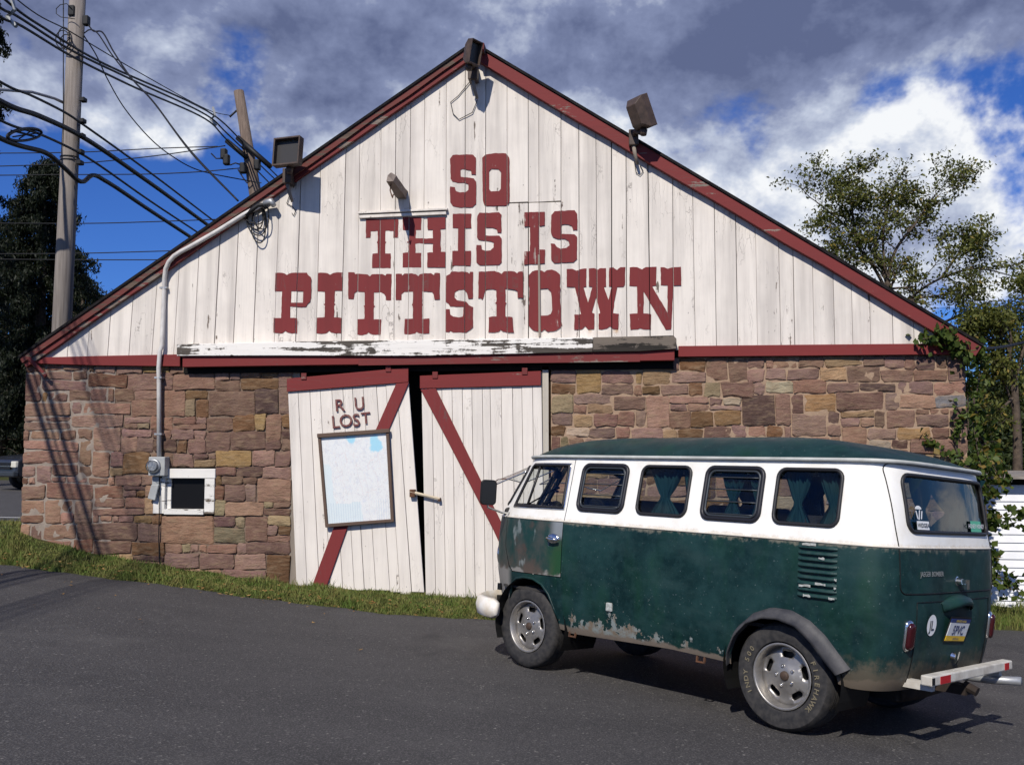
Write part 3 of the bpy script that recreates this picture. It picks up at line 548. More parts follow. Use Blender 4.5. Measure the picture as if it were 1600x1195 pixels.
for zn, outl, hole in GLYPH:
    ox, oy, s_ = LZ[zn]; cv = lambda l: [xz(ox + a / s_, oy + b_ / s_, LY) for a, b_ in l]
    o2 = cv(outl); h2 = [cv(hole)] if hole else []
    o2 = [(p[0] + random.gauss(0, .0018), p[1] + random.gauss(0, .0018)) for p in dens_loop(o2, .05)]; h2 = [dens_loop(h, .05) for h in h2]
    V_, T_ = cdt(o2, h2); bm = bmesh.new(); vs = [bm.verts.new((p[0], LY, p[1])) for p in V_]
    for f in T_:
        try: bm.faces.new([vs[i] for i in f])
        except ValueError: pass
    xs_ = [p[0] for p in o2]
    for i in range(1, len(SX) - 1):
        if min(xs_) - .1 < SX[i] < max(xs_) + .1:
            for sg in (-1, 1):
                nr = Vector((1, 0, -SLN[i])).normalized(); bmesh.ops.bisect_plane(bm, geom=bm.verts[:] + bm.edges[:] + bm.faces[:], plane_co=(SX[i] + sg * .005, 0, ZR), plane_no=nr)
            dead = [f for f in bm.faces if abs(f.calc_center_median().x - seam_x(i, f.calc_center_median().z)) < .0049]
            bmesh.ops.delete(bm, geom=dead, context='FACES')
    bmesh.ops.recalc_face_normals(bm, faces=bm.faces[:]); ext = bmesh.ops.extrude_face_region(bm, geom=bm.faces[:]); 
    bmesh.ops.translate(bm, verts=[e for e in ext['geom'] if isinstance(e, bmesh.types.BMVert)], vec=(0, .006, 0))
    bmesh.ops.recalc_face_normals(bm, faces=bm.faces[:])
    me = bpy.data.meshes.new('painted_letter'); bm.to_mesh(me); bm.free(); lk('painted_letter', me, M['letter'], gable)
# red band at the foot of the gable
def band(name, pts, y0, y1, m): return bevel(MB().prism([xz(u, v, y0) for u, v in pts], y0, y1).ob(name, m, barn), .005, 1)
band('band_board', [(44, 559), (150, 556), (281, 553.5), (281, 572.5), (150, 571), (52, 568)], -.075, -.036, M['red'])
band('band_board', [(1060, 540.5), (1250, 538.5), (1420, 537), (1516, 537.5), (1514, 553.5), (1250, 556), (1060, 557.5)], -.075, -.036, M['red'])
# sliding-door track: white weathered ledge over a red cover board
band('track_ledge', [(276, 538), (470, 533.5), (660, 531), (926, 527), (926, 550), (660, 556), (440, 555.5), (276, 556)], -.20, -.032, M['ledge'])
band('track_ledge', [(926.6, 527), (1052, 524), (1057, 529), (1057, 545), (1000, 549), (926.6, 550)], -.20, -.032, M['bare'])
band('track_cover', [(285, 557), (660, 557), (1054, 546), (1054, 563), (700, 567.5), (285, 573.5)], -.16, -.04, M['red'])
band('track_cover', [(560, 562), (1000, 552), (1000, 565.2), (760, 568), (560, 571)], -.163, -.161, M['red_worn'])
MB().box(-5.78, .60, -.035, .015, 2.82, 2.93).ob('track_shade_strip', M['dark'], barn)  # near-black strip: the shade under the track cover, put in as a solid
# door opening jambs
j0 = at(857, 600, -.02); MB().box(j0[0] - .075, j0[0] + .0, -.035, .10, -.3, 2.86).ob('door_jamb', paint_wood('worn_jamb_paint', (.52, .48, .40), (.22, .14, .09), .95, dirtamt=.5), barn)
MB().box(DOOR[0] - .03, DOOR[0] + .09, .012, .12, -.2, 2.9).ob('door_jamb', M['barev'], barn)
MB().box(DOOR[0] + .1, DOOR[1] - .1, .30, .34, -.4, 2.94).ob('doorway_dark_sheet', M['dark'], barn)  # near-black sheet stands in for the unlit inside of the barn
# doors
def door(name, TL, TR, BL, BR, y, n, label, seed):
    d = empty(name, (0, 0, 0), barn); d['label'] = label; rs = random.Random(seed)
    lerp = lambda a, b_, k: (a[0] + (b_[0] - a[0]) * k, a[1] + (b_[1] - a[1]) * k)
    cuts = [0] + sorted((k + rs.uniform(-.12, .12)) / n for k in range(1, n)) + [1]
    for k in range(n):
        a, b_ = cuts[k] + .0016, cuts[k + 1] - .0016
        bl, br = lerp(BL, BR, a), lerp(BL, BR, b_); tl, tr = lerp(TL, TR, a), lerp(TL, TR, b_); dz = rs.uniform(-.02, .015)
        yy = y + rs.uniform(-.004, .003); bevel(MB().prism([(bl[0], bl[1] + dz), (br[0], br[1] + dz + rs.uniform(-.008, .008)), tr, tl], yy, y + .032).ob('plank', M['door_plank'], d), .0025, 1)
    return d
yd = -.075; P = lambda u, v, y=yd: xz(u, v, y)
dl = door('barn_door', P(449, 594), P(637, 577), P(463, 917), P(663, 927), yd, 11, 'leaning left leaf with the map, raised letters and a red top rail', 3)
dr = door('barn_door', P(658, 588), P(846, 581), P(665, 929), P(851, 945), yd + .006, 12, 'right leaf with a long red diagonal brace', 5)
def board(name, pts, y0, y1, m, par): return bevel(MB().prism([xz(u, v, y0) for u, v in pts], y0, y1).ob(name, m, par), .004, 1)
board('top_rail', [(448, 591.5), (638, 574), (638, 597), (448, 612)], yd - .034, yd - .006, M['red'], dl)
board('brace', [(619, 599), (639, 597.5), (544, 820), (509, 919), (487, 916), (530, 800)], yd - .028, yd - .006, M['red_v'], dl)
board('top_rail', [(656, 587), (845, 579.5), (845, 602), (656, 607)], yd - .028, yd - .002, M['red'], dr)
board('brace', [(657, 608.5), (681, 607), (800, 850), (846, 938), (822, 938), (770, 826), (700, 690)], yd - .022, yd - .002, M['red_v'], dr)
for u, v, dd, yy in [(607, 577, dl, yd - .034), (475, 589, dl, yd - .034), (680, 587, dr, yd - .028), (820, 581, dr, yd - .028)]:   # hanger brackets
    p = at(u, v, yy); bevel(MB().box(p[0] - .035, p[0] + .035, yy - .014, yy - .001, p[2] - .035, p[2] + .05).ob('hanger_bracket', M['red_worn'], dd), .004, 1)
# lost lettering, raised pieces
def raised(ch, u, v, hpx, rot, xs_=1.):
    p = at(u, v, yd - .006); s_ = hpx * 1.06 * 12.2 / FPX / .70; vv, ff = text_mesh(ch, 1., -.006, .03, .014); a = R_(rot); o = []
    zz_ = [q[1] for q in vv]; cz = .5 * (min(zz_) + max(zz_))
    for q in vv:
        x = q[0] * s_ * xs_; z = (q[1] - cz) * s_; o.append((p[0] + x * math.cos(a) - z * math.sin(a), p[1] - .014 - q[2] * s_ * .6, p[2] + x * math.sin(a) + z * math.cos(a)))
    fixn(ob('raised_letter', o, ff, M['rawletter'], dl))
M['rawletter'] = mottled('worn_maroon_letter_paint', (.135, .030, .030), (.20, .11, .095), 25, .7)
for ch, u, v, h in [('R', 531, 633, 18), ('U', 562, 630.5, 19), ('L', 524.5, 659, 18.5), ('O', 541, 657, 18.5), ('S', 557, 656, 18.5), ('T', 572, 653, 17)]: raised(ch, u, v, h, 5.5, .98 if ch != 'U' else .85)
# latch bar across the doors
hz = at(641, 768, yd - .05); hz2 = at(687, 779, yd - .05)
lt = dl; MB().tube([tuple(hz), tuple(hz2)], [.022, .016], 6).ob('latch_bar', paint_wood('latch_paint', (.62, .52, .36), (.16, .07, .03), .7, horiz=True), lt)
q = at(645, 770, yd - .03); bevel(MB().box(q[0] - .035, q[0] + .035, yd - .07, yd - .002, q[2] - .05, q[2] + .045).ob('hasp', M['rust'], lt), .006, 2); q = at(687, 780, yd - .03); MB().box(q[0] - .02, q[0] + .012, yd - .06, yd - .002, q[2] - .02, q[2] + .02).ob('hasp', M['rust'], lt)
# cellar window
win = empty('window', (0, 0, 0), barn); M['frame'] = paint_wood('chipped_frame_paint', (.74, .72, .67), (.16, .13, .10), .72, horiz=True, dirtamt=.25, speck=False, chip=6)
wx0, wz1 = xz(258, 732, -.03); wx1, wz0 = xz(334, 803, -.03)
bevel(MB().box(wx0 - .04, wx1 + .01, -.035, .10, wz1 - .125, wz1).ob('lintel', M['frame'], win), .005, 1)
bevel(MB().box(wx1 - .135, wx1, -.028, .10, wz0, wz1 - .127).ob('frame_post', M['frame'], win), .005, 1)
bevel(MB().box(wx0 - .16, wx0 + .00, -.024, .10, wz0 + .0, wz1 - .127).ob('frame_post', M['frame'], win), .005, 1)
bevel(MB().box(wx0 + .002, wx1 - .137, -.045, .10, wz0 - .01, wz0 + .06).ob('sill', M['frame'], win), .005, 1)
MB().box(wx0 + .002, wx0 + .06, .03, .10, wz0 + .062, wz1 - .13).ob('sash', M['frame'], win)
MB().box(wx0 + .062, wx1 - .14, .055, .065, wz0 + .064, wz1 - .13).ob('pane', pbr('near_black_pane', (.007, .007, .008), .35, 0, .15).m, win)  # opaque pane in one near-black colour
# hay-hoist beam
hb = MB(); b0, b1 = at(629, 304, -.03), at(611, 278, -.62)
sec = [(-.062, -.058), (.052, -.064), (.068, .04), (.0, .072), (-.058, .05)]
v = []
for k, tt in enumerate((-.15, .25, .5, .75, 1.)):
    c_ = b0 + (b1 - b0) * tt
    for sx, sz in sec: v.append((c_[0] + sx * (1 - .12 * k / 4) + random.gauss(0, .005), c_[1] + (random.gauss(0, .03) if k == 4 else 0), c_[2] + sz * (1 - .12 * k / 4) + random.gauss(0, .005)))
ns = len(sec); f = [(k * ns + i, k * ns + (i + 1) % ns, (k + 1) * ns + (i + 1) % ns, (k + 1) * ns + i) for k in range(4) for i in range(ns)] + [tuple(range(4 * ns, 5 * ns))]
fixn(hb.add(v, f).ob('hoist_beam', paint_wood('hoist_beam_wood', (.22, .18, .155), (.45, .41, .37), .5, horiz=True, dirtamt=.6, dirt=(.10, .08, .07), speck=False), barn))
hk = at(611, 300, -.56); MB().tube([(hk[0], hk[1], hk[2] + .10), (hk[0] - .012, hk[1], hk[2] + .02), (hk[0] + .01, hk[1], hk[2] - .05), (hk[0] + .018, hk[1], hk[2] - .08), (hk[0] + .03, hk[1], hk[2] - .03)], .008, 6).ob('hoist_hook', M['rust'], barn)
# ridge end cap
c_ = at(741, 78, -.16); MB().prism([(c_[0] + .05, c_[2] + .06), (c_[0] + .15, c_[2] + .02), (c_[0] + .14, c_[2] - .06), (c_[0] + .05, c_[2] - .06)], -.30, -.06).ob('ridge_cap', M['red_worn'], barn)
# ------------------------------------------------------------------ things fixed to the barn
mp = tag(empty('map_board', at(556, 820, -.12)), 'framed white road map with blue patches hung crooked on the left barn door', 'map')
def mloc(b, par): o = b; o.v = [tuple(np.array(q) - np.array(par.location)) for q in o.v]; return o
ym = yd - .034
TLm, TRm, BRm, BLm = [xz(*q, ym - .02) for q in [(500, 681), (603, 673.5), (611, 811), (511, 819)]]
t = pbr('map_print', (.8, .82, .84), .35, 0, .4)
gx = t.n('SeparateXYZ', Vector=t.n('TexCoord').outputs['UV'])
ux, uy = gx.outputs[0], gx.outputs[1]; uv = t.n('TexCoord').outputs['UV']
nb = t.noise(uv, 14, 6, .7); nl = t.noise(uv, 3.2, 6, .65)
base = t.mix(t.ramp(nb, (.5, 0.), (.75, 1.)), (.80, .80, .79), (.66, .68, .74)); base = t.mix(t.math('MULTIPLY', t.ramp(t.noise(uv, 40, 3), (.6, 0.), (.7, 1.)), .5), base, (.70, .52, .55))
ctr = t.n('TexNoise', Scale=6.0, Detail=8.0); t.put(ctr.inputs['Vector'], uv); line = t.math('ABSOLUTE', t.math('SUBTRACT', ctr.outputs[0], .5)); base = t.mix(t.math('MULTIPLY', t.sm(line, .006, .002), .45), base, (.45, .45, .50))
vr = t.n('TexVoronoi', {'feature': 'DISTANCE_TO_EDGE'}, Scale=11.0); t.put(vr.inputs['Vector'], t.vmath('ADD', uv, t.mix(1., t.noise(uv, 7, 3, .6, 0, 1), (.12, .12, 0), 'MULTIPLY'))); base = t.mix(t.math('MULTIPLY', t.sm(vr.outputs['Distance'], .022, .008), .22), base, (.52, .50, .54))
vr2 = t.n('TexVoronoi', {'feature': 'DISTANCE_TO_EDGE'}, Scale=4.0); t.put(vr2.inputs['Vector'], t.vmath('ADD', uv, t.mix(1., t.noise(uv, 5, 3, .6, 0, 1), (.2, .2, 0), 'MULTIPLY'))); base = t.mix(t.math('MULTIPLY', t.sm(vr2.outputs['Distance'], .014, .006), .22), base, (.66, .44, .42))
# sea along the left and lower edge
edge = t.math('ADD', t.math('MULTIPLY', nl, .22), t.math('ADD', ux, t.math('MULTIPLY', t.math('ABSOLUTE', t.math('SUBTRACT', uy, .22)), .12)))
sea = t.math('MULTIPLY', t.sm(edge, .27, .262), t.sm(uy, .69, .66)); sea2 = t.math('MULTIPLY', t.sm(t.math('ADD', uy, t.math('MULTIPLY', nl, .1)), .275, .27), t.sm(t.math('SUBTRACT', ux, t.math('MULTIPLY', nl, .25)), .43, .42)); sea = t.math('MAXIMUM', sea, sea2)
base = t.mix(t.math('MULTIPLY', sea, .7), base, (.68, .77, .80))
hat = t.math('MULTIPLY', t.sm(t.math('SINE', t.math('MULTIPLY', ux, 170.)), .5, .8), t.math('MULTIPLY', t.sm(uy, .24, .23), t.math('MAXIMUM', sea, t.sm(ux, .78, .79)))); base = t.mix(t.math('MULTIPLY', hat, .35), base, (.42, .52, .62))
for cx, cy, r in [(.83, .86, .085), (.47, .965, .065)]:
    dd = t.vmath('DISTANCE', uv, (cx, cy, 0)); base = t.mix(t.math('MULTIPLY', t.sm(t.math('ADD', dd, t.math('MULTIPLY', t.noise(uv, 9, 5, .6), .22)), r + .135, r + .095), .8), base, (.28, .64, .82))
t.put(t.b.inputs['Base Color'], base); M['map'] = t.m
sheet = mloc(MB().add([(BLm[0], ym - .018, BLm[1]), (BRm[0], ym - .018, BRm[1]), (TRm[0], ym - .018, TRm[1]), (TLm[0], ym - .018, TLm[1])], [(0, 1, 2, 3)]), mp).ob('map_sheet', M['map'], mp)
uvl = sheet.data.uv_layers.new(name='uv'); 
for li, uvc in zip(sheet.data.polygons[0].loop_indices, [(0, 0), (1, 0), (1, 1), (0, 1)]): uvl.data[li].uv = uvc
pane_ = mloc(MB().add([(BLm[0], ym - .024, BLm[1]), (BRm[0], ym - .024, BRm[1]), (TRm[0], ym - .024, TRm[1]), (TLm[0], ym - .024, TLm[1])], [(0, 1, 2, 3)]), mp).ob('glazing', glass('map_glazing', (.97, .98, .98), .8, .08), mp)
mloc(MB().prism([xz(*q, ym) for q in [(499, 681), (604, 673), (612, 812), (510, 820)]], ym - .014, ym - .002), mp).ob('backboard', M['bare'], mp)
M['mapframe'] = paint_wood('brown_map_frame_wood', (.115, .075, .055), (.20, .15, .12), .5, horiz=True, dirtamt=.3, dirt=(.05, .035, .03), speck=False)
for pts, y0 in [([(496, 679), (500.5, 679), (512.5, 823), (508, 823.5)], ym - .042), ([(602.5, 672), (607, 671.5), (615, 815), (610.5, 816)], ym - .042), ([(508, 818.5), (614, 810.5), (615, 815), (508.5, 824)], ym - .044), ([(495, 677.5), (608, 669.5), (608, 675.5), (495.5, 684)], ym - .06)]:
    bevel(mloc(MB().prism([xz(*q, y0) for q in pts], y0, ym - .003), mp).ob('frame_bar', M['mapframe'], mp), .004, 1)
# electric meter, conduit
mt = tag(empty('electric_meter', at(245, 745, -.1)), 'grey electric meter box with round glass dial beside the cellar window', 'meter')
a0, a1 = xz(232, 713.5, -.14), xz(257, 743.5, -.14)
bevel(mloc(MB().box(a0[0], a1[0], -.14, .0, a1[1], a0[1]), mt).ob('meter_box', M['grey_paint'], mt), .012, 2)
mc = at(240.5, 728, -.14); prof = [(.001, -.115), (.05, -.112), (.072, -.09), (.078, -.03), (.092, -.028), (.095, -.002), (.095, .0)]
mloc(MB().lathe([(r, y) for r, y in prof[3:]], 24, 'y', (mc[0], -.14, mc[2])), mt).ob('dial_ring', M['steel'], mt, True)
mloc(MB().lathe([(.001, -.05), (.06, -.05), (.07, -.03)], 20, 'y', (mc[0], -.14, mc[2])), mt).ob('dial_face', mottled('dial_face', (.35, .36, .38), (.12, .13, .15), 60, .4), mt)
mloc(MB().lathe(prof[:4], 24, 'y', (mc[0], -.14, mc[2])), mt).ob('glass_dome', glass('meter_glass', (.9, .92, .93), 1.4), mt, True)
s0, s1, s2 = at(243, 744, -.06), at(240, 762, -.06), at(233, 779, -.07)
mloc(MB().box(s0[0] - .05, s0[0] + .045, -.05, -.001, s1[2] - .05, s0[2] - .001), mt).ob('cable_box', M['grey_paint'], mt); bevel(mloc(MB().prism([xz(236, 757, -.09), xz(248, 757, -.09), xz(242, 782, -.09), xz(230, 779, -.09)], -.09, -.052), mt).ob('cable_shield', M['grey_paint'], mt), .01, 2)
cd = [at(248.5, 713, -.07), at(248.5, 600, -.07), at(248, 575, -.10), at(250, 548, -.115), at(253, 540, -.10), at(256, 470, -.065), at(257, 435, -.075), at(259, 420, -.11), at(264, 409, -.135), at(272, 400, -.14), at(283, 393, -.14)] + [at(u, v, -.14) for u, v in [(300, 384), (340, 361), (380, 336), (413, 318)]]
cond = tag(empty('conduit', cd[0]), 'grey pipe conduit climbing from meter and bending up the left rake', 'conduit')
mloc(MB().tube(cd, .030, 10), cond).ob('pipe', mottled('conduit_metal', (.60, .58, .55), (.46, .44, .42), 8, .5, 0., .05), cond, True)
for u, v, y in [(248.5, 678, -.07), (248.5, 590, -.075), (256.5, 450, -.065)]:
    p = at(u, v, y); mloc(MB().box(p[0] - .05, p[0] + .05, y - .034, -.001 if v > 560 else -.045, p[2] - .012, p[2] + .012), cond).ob('strap', M['steel'], cond)
p = at(414, 317, -.15); mloc(MB().tube([cd[-1], (cd[-1][0] + .1, cd[-1][1] - .01, cd[-1][2] + .02), (cd[-1][0] + .14, cd[-1][1] - .02, cd[-1][2] - .04)], [.042, .046, .034], 10), cond).ob('weatherhead', M['steel'], cond, True)
# ground wire from the meter to the grass
tag(MB().tube([at(249, 744, -.05), at(249, 800, -.055), at(248, 840, -.03), at(249, 870, -.03), at(250, 886, -.03)], .007, 5).ob('ground_wire', M['cable']), 'thin dark wire running down from the meter to the grass', 'wire')
# coil of service wire below the conduit end
cw_ = tag(empty('wire_coil', at(405, 330, -.1)), 'loops of black service wire hanging below the left rake', 'wire')
for k, (du, dv, ru, rv, ph) in enumerate([(398, 340, 13, 18, 0), (401, 345, 15, 24, .5), (404, 352, 11, 30, 1.), (396, 336, 17, 14, .2), (408, 338, 12, 22, .8)]):
    pts = [at(du + ru * math.cos(a), dv + rv * math.sin(a) + 3 * math.sin(2 * a + ph), -.06 - .012 * k - .02 * math.sin(a)) for a in np.linspace(0, 2 * math.pi, 26)]
    mloc(MB().tube(pts, .0085, 5), cw_).ob('loop', M['cable'], cw_, True)
mloc(MB().tube([at(u, v, -.15) for u, v in [(384, 337), (394, 328), (404, 321), (412, 320), (416, 326)]], [.02, .03, .034, .03, .02], 7), cw_).ob('splice', M['cable'], cw_, True)
# floodlights
def flood(name, label, post, head, boxsize, rz, rx, stem, wire, y=-.16, face=True):
    o = tag(empty(name, at(*post, y)), label, 'floodlight', 'floodlights on the barn roof edge')
    p = at(*post, y); h = at(*head, y - .28); W_, H_, D_ = boxsize
    Mx = Matrix.Translation(h - np.array(o.location)) @ Matrix.Rotation(rz, 4, 'Z') @ Matrix.Rotation(rx, 4, 'X')
    b = MB(); fr = [(-W_ / 2, -H_ / 2), (W_ / 2, -H_ / 2), (W_ / 2, H_ / 2), (-W_ / 2, H_ / 2)]; bk = [(x * .62, z * .62) for x, z in fr]
    v = [(x, -D_ * .5, z) for x, z in fr] + [(x, 0, z) for x, z in fr] + [(x, D_ * .5, z) for x, z in bk]
    b.add(v, [(i, (i + 1) % 4, 4 + (i + 1) % 4, 4 + i) for i in range(4)] + [(4 + i, 4 + (i + 1) % 4, 8 + (i + 1) % 4, 8 + i) for i in range(4)] + [(11, 10, 9, 8)])
    bb = [(x * .90, z * .88) for x, z in fr]; v2 = [(x, -D_ * .5, z) for x, z in fr] + [(x, -D_ * .5, z) for x, z in bb] + [(x, -D_ * .12, z) for x, z in bb]
    b.add(v2, [(i, 4 + i, 4 + (i + 1) % 4, (i + 1) % 4) for i in range(4)] + [(4 + i, 8 + i, 8 + (i + 1) % 4, 4 + (i + 1) % 4) for i in range(4)])
    hs = b.xf(Mx).ob('housing', M['bronze'], o); fixn(hs); bevel(hs, .008, 2)
    MB().add([(x, -D_ * .14, z) for x, z in bb], [(0, 1, 2, 3)]).xf(Mx).ob('lamp_glass', M['lampglass'], o)
    hp = np.array(Mx @ Vector((0, D_ * .1, -H_ * .5))); pp = [at(*q, y + dy) - np.array(o.location) for q, dy in stem]
    MB().tube([hp, hp + (0, 0, -.07)], [.05, .035], 8).ob('swivel', M['bronze'], o, True)
    MB().tube([hp + (0, 0, -.05)] + pp, [.03] * (len(pp) + 1), 8).ob('arm', M['bronze'], o, True)
    q = pp[-1]; bevel(MB().box(q[0] - .06, q[0] + .06, q[1] - .05, -y - .04, q[2] - .10, q[2] + .10).ob('junction_box', M['bronze'], o), .01, 2)
    MB().tube([q + (0, 0, -.10), q + (.015, -.0, -.2), q + (.05, .04, -.33)], [.028, .024, .018], 7).ob('sleeve', M['barev'], o, True)
    MB().tube([at(*w_, -.05) - np.array(o.location) for w_ in wire], .0055, 5).ob('pigtail', M['cable'], o, True)
    return o
M['lampglass'] = pbr('dusty_lamp_glass', (.045, .043, .042), .35, 0, .3).m
flood('floodlight', 'square brown floodlight facing out on the left roof edge', (452, 272), (453, 240), (.38, .37, .20), -.20, -.10, [((452, 268), -.06), ((450, 276), 0)], [(452, 306), (448, 318), (457, 323), (462, 330), (459, 337), (456, 333)])
flood('floodlight', 'tilted brown floodlight turned sideways on the right roof edge', (990, 215), (999, 178), (.27, .40, .20), 2.25, -.42, [((993, 205), -.1), ((990, 216), 0)], [(991, 252), (994, 270), (1000, 274), (1005, 268), (1000, 258)])
flood('floodlight', 'small pale floodlight tucked under the ridge at the gable peak', (738, 108), (737, 83), (.20, .30, .16), 1.0, .2, [((738, 100), -.1), ((739, 114), 0)], [(735, 127), (716, 150), (704, 160), (708, 178), (717, 187), (738, 176), (746, 156)])
# ------------------------------------------------------------------ utility poles and wires
t = pbr('pole_wood', (.3, .27, .24), .85, 0, .2); n = t.noise(t.scaled(t.co, (22, 22, 1.2)), 1., 6, .65); n2_ = t.noise(t.co, 1.5, 4)
c = t.mix(t.ramp(n, (.32, 0.), (.72, 1.)), (.27, .240, .215), (.13, .112, .10)); c = t.mix(t.math('MULTIPLY', t.ramp(n2_, (.45, 0.), (.7, 1.)), .4), c, (.20, .17, .15)); t.put(t.b.inputs['Base Color'], c); bump(t, n, .5, .01); M['pole'] = t.m
t = pbr('old_pole_wood', (.2, .13, .09), .85, 0, .2); n = t.noise(t.scaled(t.co, (22, 22, 1.2)), 1., 6, .65); t.put(t.b.inputs['Base Color'], t.mix(t.ramp(n, (.32, 0.), (.72, 1.)), (.19, .145, .115), (.085, .062, .05))); bump(t, n, .5, .01); M['pole2'] = t.m
YP = 4.3; XP = float(at(103, 450, YP)[0]); KP = .13
def wp(u, v, off=0., k=KP):
    """point on the vertical plane in which the street's wires run"""
    d = camdir(u, v); tt = (XP + off - (CAM[0] + k * (CAM[1] - YP))) / (d[0] + k * d[1]); return CAM + d * tt
pb, ptp = at(97, 500, YP), at(124, -60, YP); dz = (ptp - pb) / (ptp[2] - pb[2]); base = pb + dz * (.3 - pb[2])
pole = tag(empty('utility_pole', base), 'tall grey wooden utility pole with wires rising behind the left roof edge', 'utility pole')
MB().tube([(0, 0, -.5), tuple(dz * 5), tuple(dz * 12.2)], [.185, .165, .135], 16).ob('shaft', M['pole'], pole, True)
zof = lambda v: float(at(110, v, YP)[2]) - base[2]
for v_ in (247, 252): MB().lathe([(.168, -.012), (.176, 0), (.168, .012)], 16, 'z', tuple(dz * zof(v_))).ob('band', M['cable'], pole, True)
for u, v, r in [(113, 18, .10), (135, 33, .09)]:
    p = at(u, v, YP - .12) - base; bevel(MB().box(p[0] - r * .6, p[0] + r * .6, p[1] - .06, p[1] + .06, p[2] - r, p[2] + r).ob('bracket', M['cable'], pole), .02, 2)
for u, v in [(131, 157), (130, 190), (129, 213), (127, 238), (126, 255)]: p = at(u, v, YP - .05) - base; bevel(MB().box(p[0] - .05, p[0] + .05, p[1] - .08, p[1] + .04, p[2] - .04, p[2] + .04).ob('clamp', M['cable'], pole), .01, 1)
arm = [at(104, 163, YP) - base, at(85, 154, YP - .3) - base, at(50, 144, YP - .8) - base, at(0, 140, YP - 1.6) - base, at(-60, 142, YP - 2.4) - base]
MB().tube(arm, .028, 8).ob('lamp_arm', mottled('aluminium_arm', (.42, .42, .43), (.34, .34, .35), 6, .5, .3, 0), pole, True)
MB().lathe([(.02, -.3), (.09, -.25), (.11, 0), (.08, .25), (.02, .32)], 12, 'x', tuple(arm[-1] + np.array((-.3, 0, .0)))).ob('lamp_head', M['grey_paint'], pole, True)
MB().tube([at(103, v, YP - .14) - base + np.array((-.05, 0, 0)) for v in (-20, 60, 160, 230)], .010, 5).ob('riser', M['cable'], pole, True)
for k, (u, v, r) in enumerate([(100, 55, 9), (98, 62, 11), (103, 66, 9)]):
    MB().tube([at(u + r * math.cos(a), v + 1.3 * r * math.sin(a), YP - .2 - .03 * k) - base for a in np.linspace(0, 6.28, 18)], .010, 5).ob('jumper', M['cable'], pole, True)
MB().tube([at(u, v, YP - .2) - base for u, v in [(117, 30), (95, 27), (88, 22), (88, 14), (94, 8), (104, 6), (112, 14)]], .008, 5).ob('jumper', M['cable'], pole, True)
p2a, p2b = wp(373, 143), None; Y2 = float(p2a[1]); p2b = at(400, 310, Y2); p2 = tag(empty('utility_pole', p2b + (p2b - p2a) / (p2a[2] - p2b[2]) * (p2b[2] - .4)), 'leaning brown wooden utility pole beyond the left roof slope', 'utility pole')
o2 = np.array(p2.location); MB().tube([(0, 0, 0), p2b - o2, p2a - o2], [.20, .185, .15], 14).ob('shaft', M['pole2'], p2, True)
def p2p(u, v, dy=0.): return at(u, v, Y2 + dy) - o2
for u0, v0, u1, v1, r in [(354, 220, 385, 246, .075), (371, 215, 423, 261, .08)]: MB().tube([p2p(u0, v0, -.25), p2p(u1, v1, -.25)], [r, r], 8).ob('fuse_tube', M['cable'], p2, True)
MB().tube([p2p(370, 173), p2p(361, 181), p2p(359, 183)], .03, 6).ob('bracket', M['cable'], p2, True)
for u, v in [(350, 241), (354, 250), (380, 263), (402, 258)]: b = p2p(u, v, -.3); bevel(MB().box(b[0] - .09, b[0] + .09, b[1] - .1, b[1] + .1, b[2] - .16, b[2] + .16).ob('insulator', M['cable'], p2), .04, 2)
for pts in [[(330, 240), (338, 248), (347, 248)], [(356, 254), (360, 258), (368, 255), (374, 257)], [(372, 265), (380, 278), (386, 286), (391, 283)]]: MB().tube([p2p(u, v, -.3) for u, v in pts], .022, 5).ob('jumper', M['cable'], p2, True)
# spans
def sag(pts, n=10):
    """smooth curve through points (chord-length parameters, so uneven spacing makes no kinks)"""
    P = [np.array(p, float) for p in pts]; P = [2 * P[0] - P[1]] + P + [2 * P[-1] - P[-2]]; out = []
    for i in range(1, len(P) - 2):
        a, b, c_, d = P[i - 1:i + 3]; t0 = 0.; t1 = t0 + max(1e-4, np.linalg.norm(b - a)) ** .5; t2 = t1 + max(1e-4, np.linalg.norm(c_ - b)) ** .5; t3 = t2 + max(1e-4, np.linalg.norm(d - c_)) ** .5
        for k in range(n):
            q = t1 + (t2 - t1) * k / n; A1 = (t1 - q) / (t1 - t0) * a + (q - t0) / (t1 - t0) * b; A2_ = (t2 - q) / (t2 - t1) * b + (q - t1) / (t2 - t1) * c_; A3 = (t3 - q) / (t3 - t2) * c_ + (q - t2) / (t3 - t2) * d
            B1 = (t2 - q) / (t2 - t0) * A1 + (q - t0) / (t2 - t0) * A2_; B2 = (t3 - q) / (t3 - t1) * A2_ + (q - t1) / (t3 - t1) * A3; out.append((t2 - q) / (t2 - t1) * B1 + (q - t1) / (t2 - t1) * B2)
    return out + [P[-2]]
NEAR = np.array([XP + 3.5, YP - 26, 0.])     # next pole of the line, behind the photographer
def wire(label, pts, r, group, near=None, ext=True):
    P = [wp(u, v, .24) for u, v in pts]
    if near is not None: P = [NEAR + (0, 0, near)] + [P[0] * .45 + (NEAR + (0, 0, near)) * .55 - np.array((0, 0, .25))] + P
    d_ = P[-1] - P[-2]; P = P + [P[-1] + d_ / np.linalg.norm(d_) * 14.] if ext else P
    o = MB().tube([q - P[-1] for q in sag(P)], r, 6).ob('overhead_wire', M['cable'], None, True); o.location = P[-1]; return tag(o, label, 'wire', group)
gr = 'wires strung from pole to pole'
far = lambda u, v: wp(u, v)
wire('uppermost thick wire of the three running down to the leaning pole', [(8, 0), (75, 48), (145, 91), (335, 181), (382, 225), (440, 282)], .022, gr, 10.6)
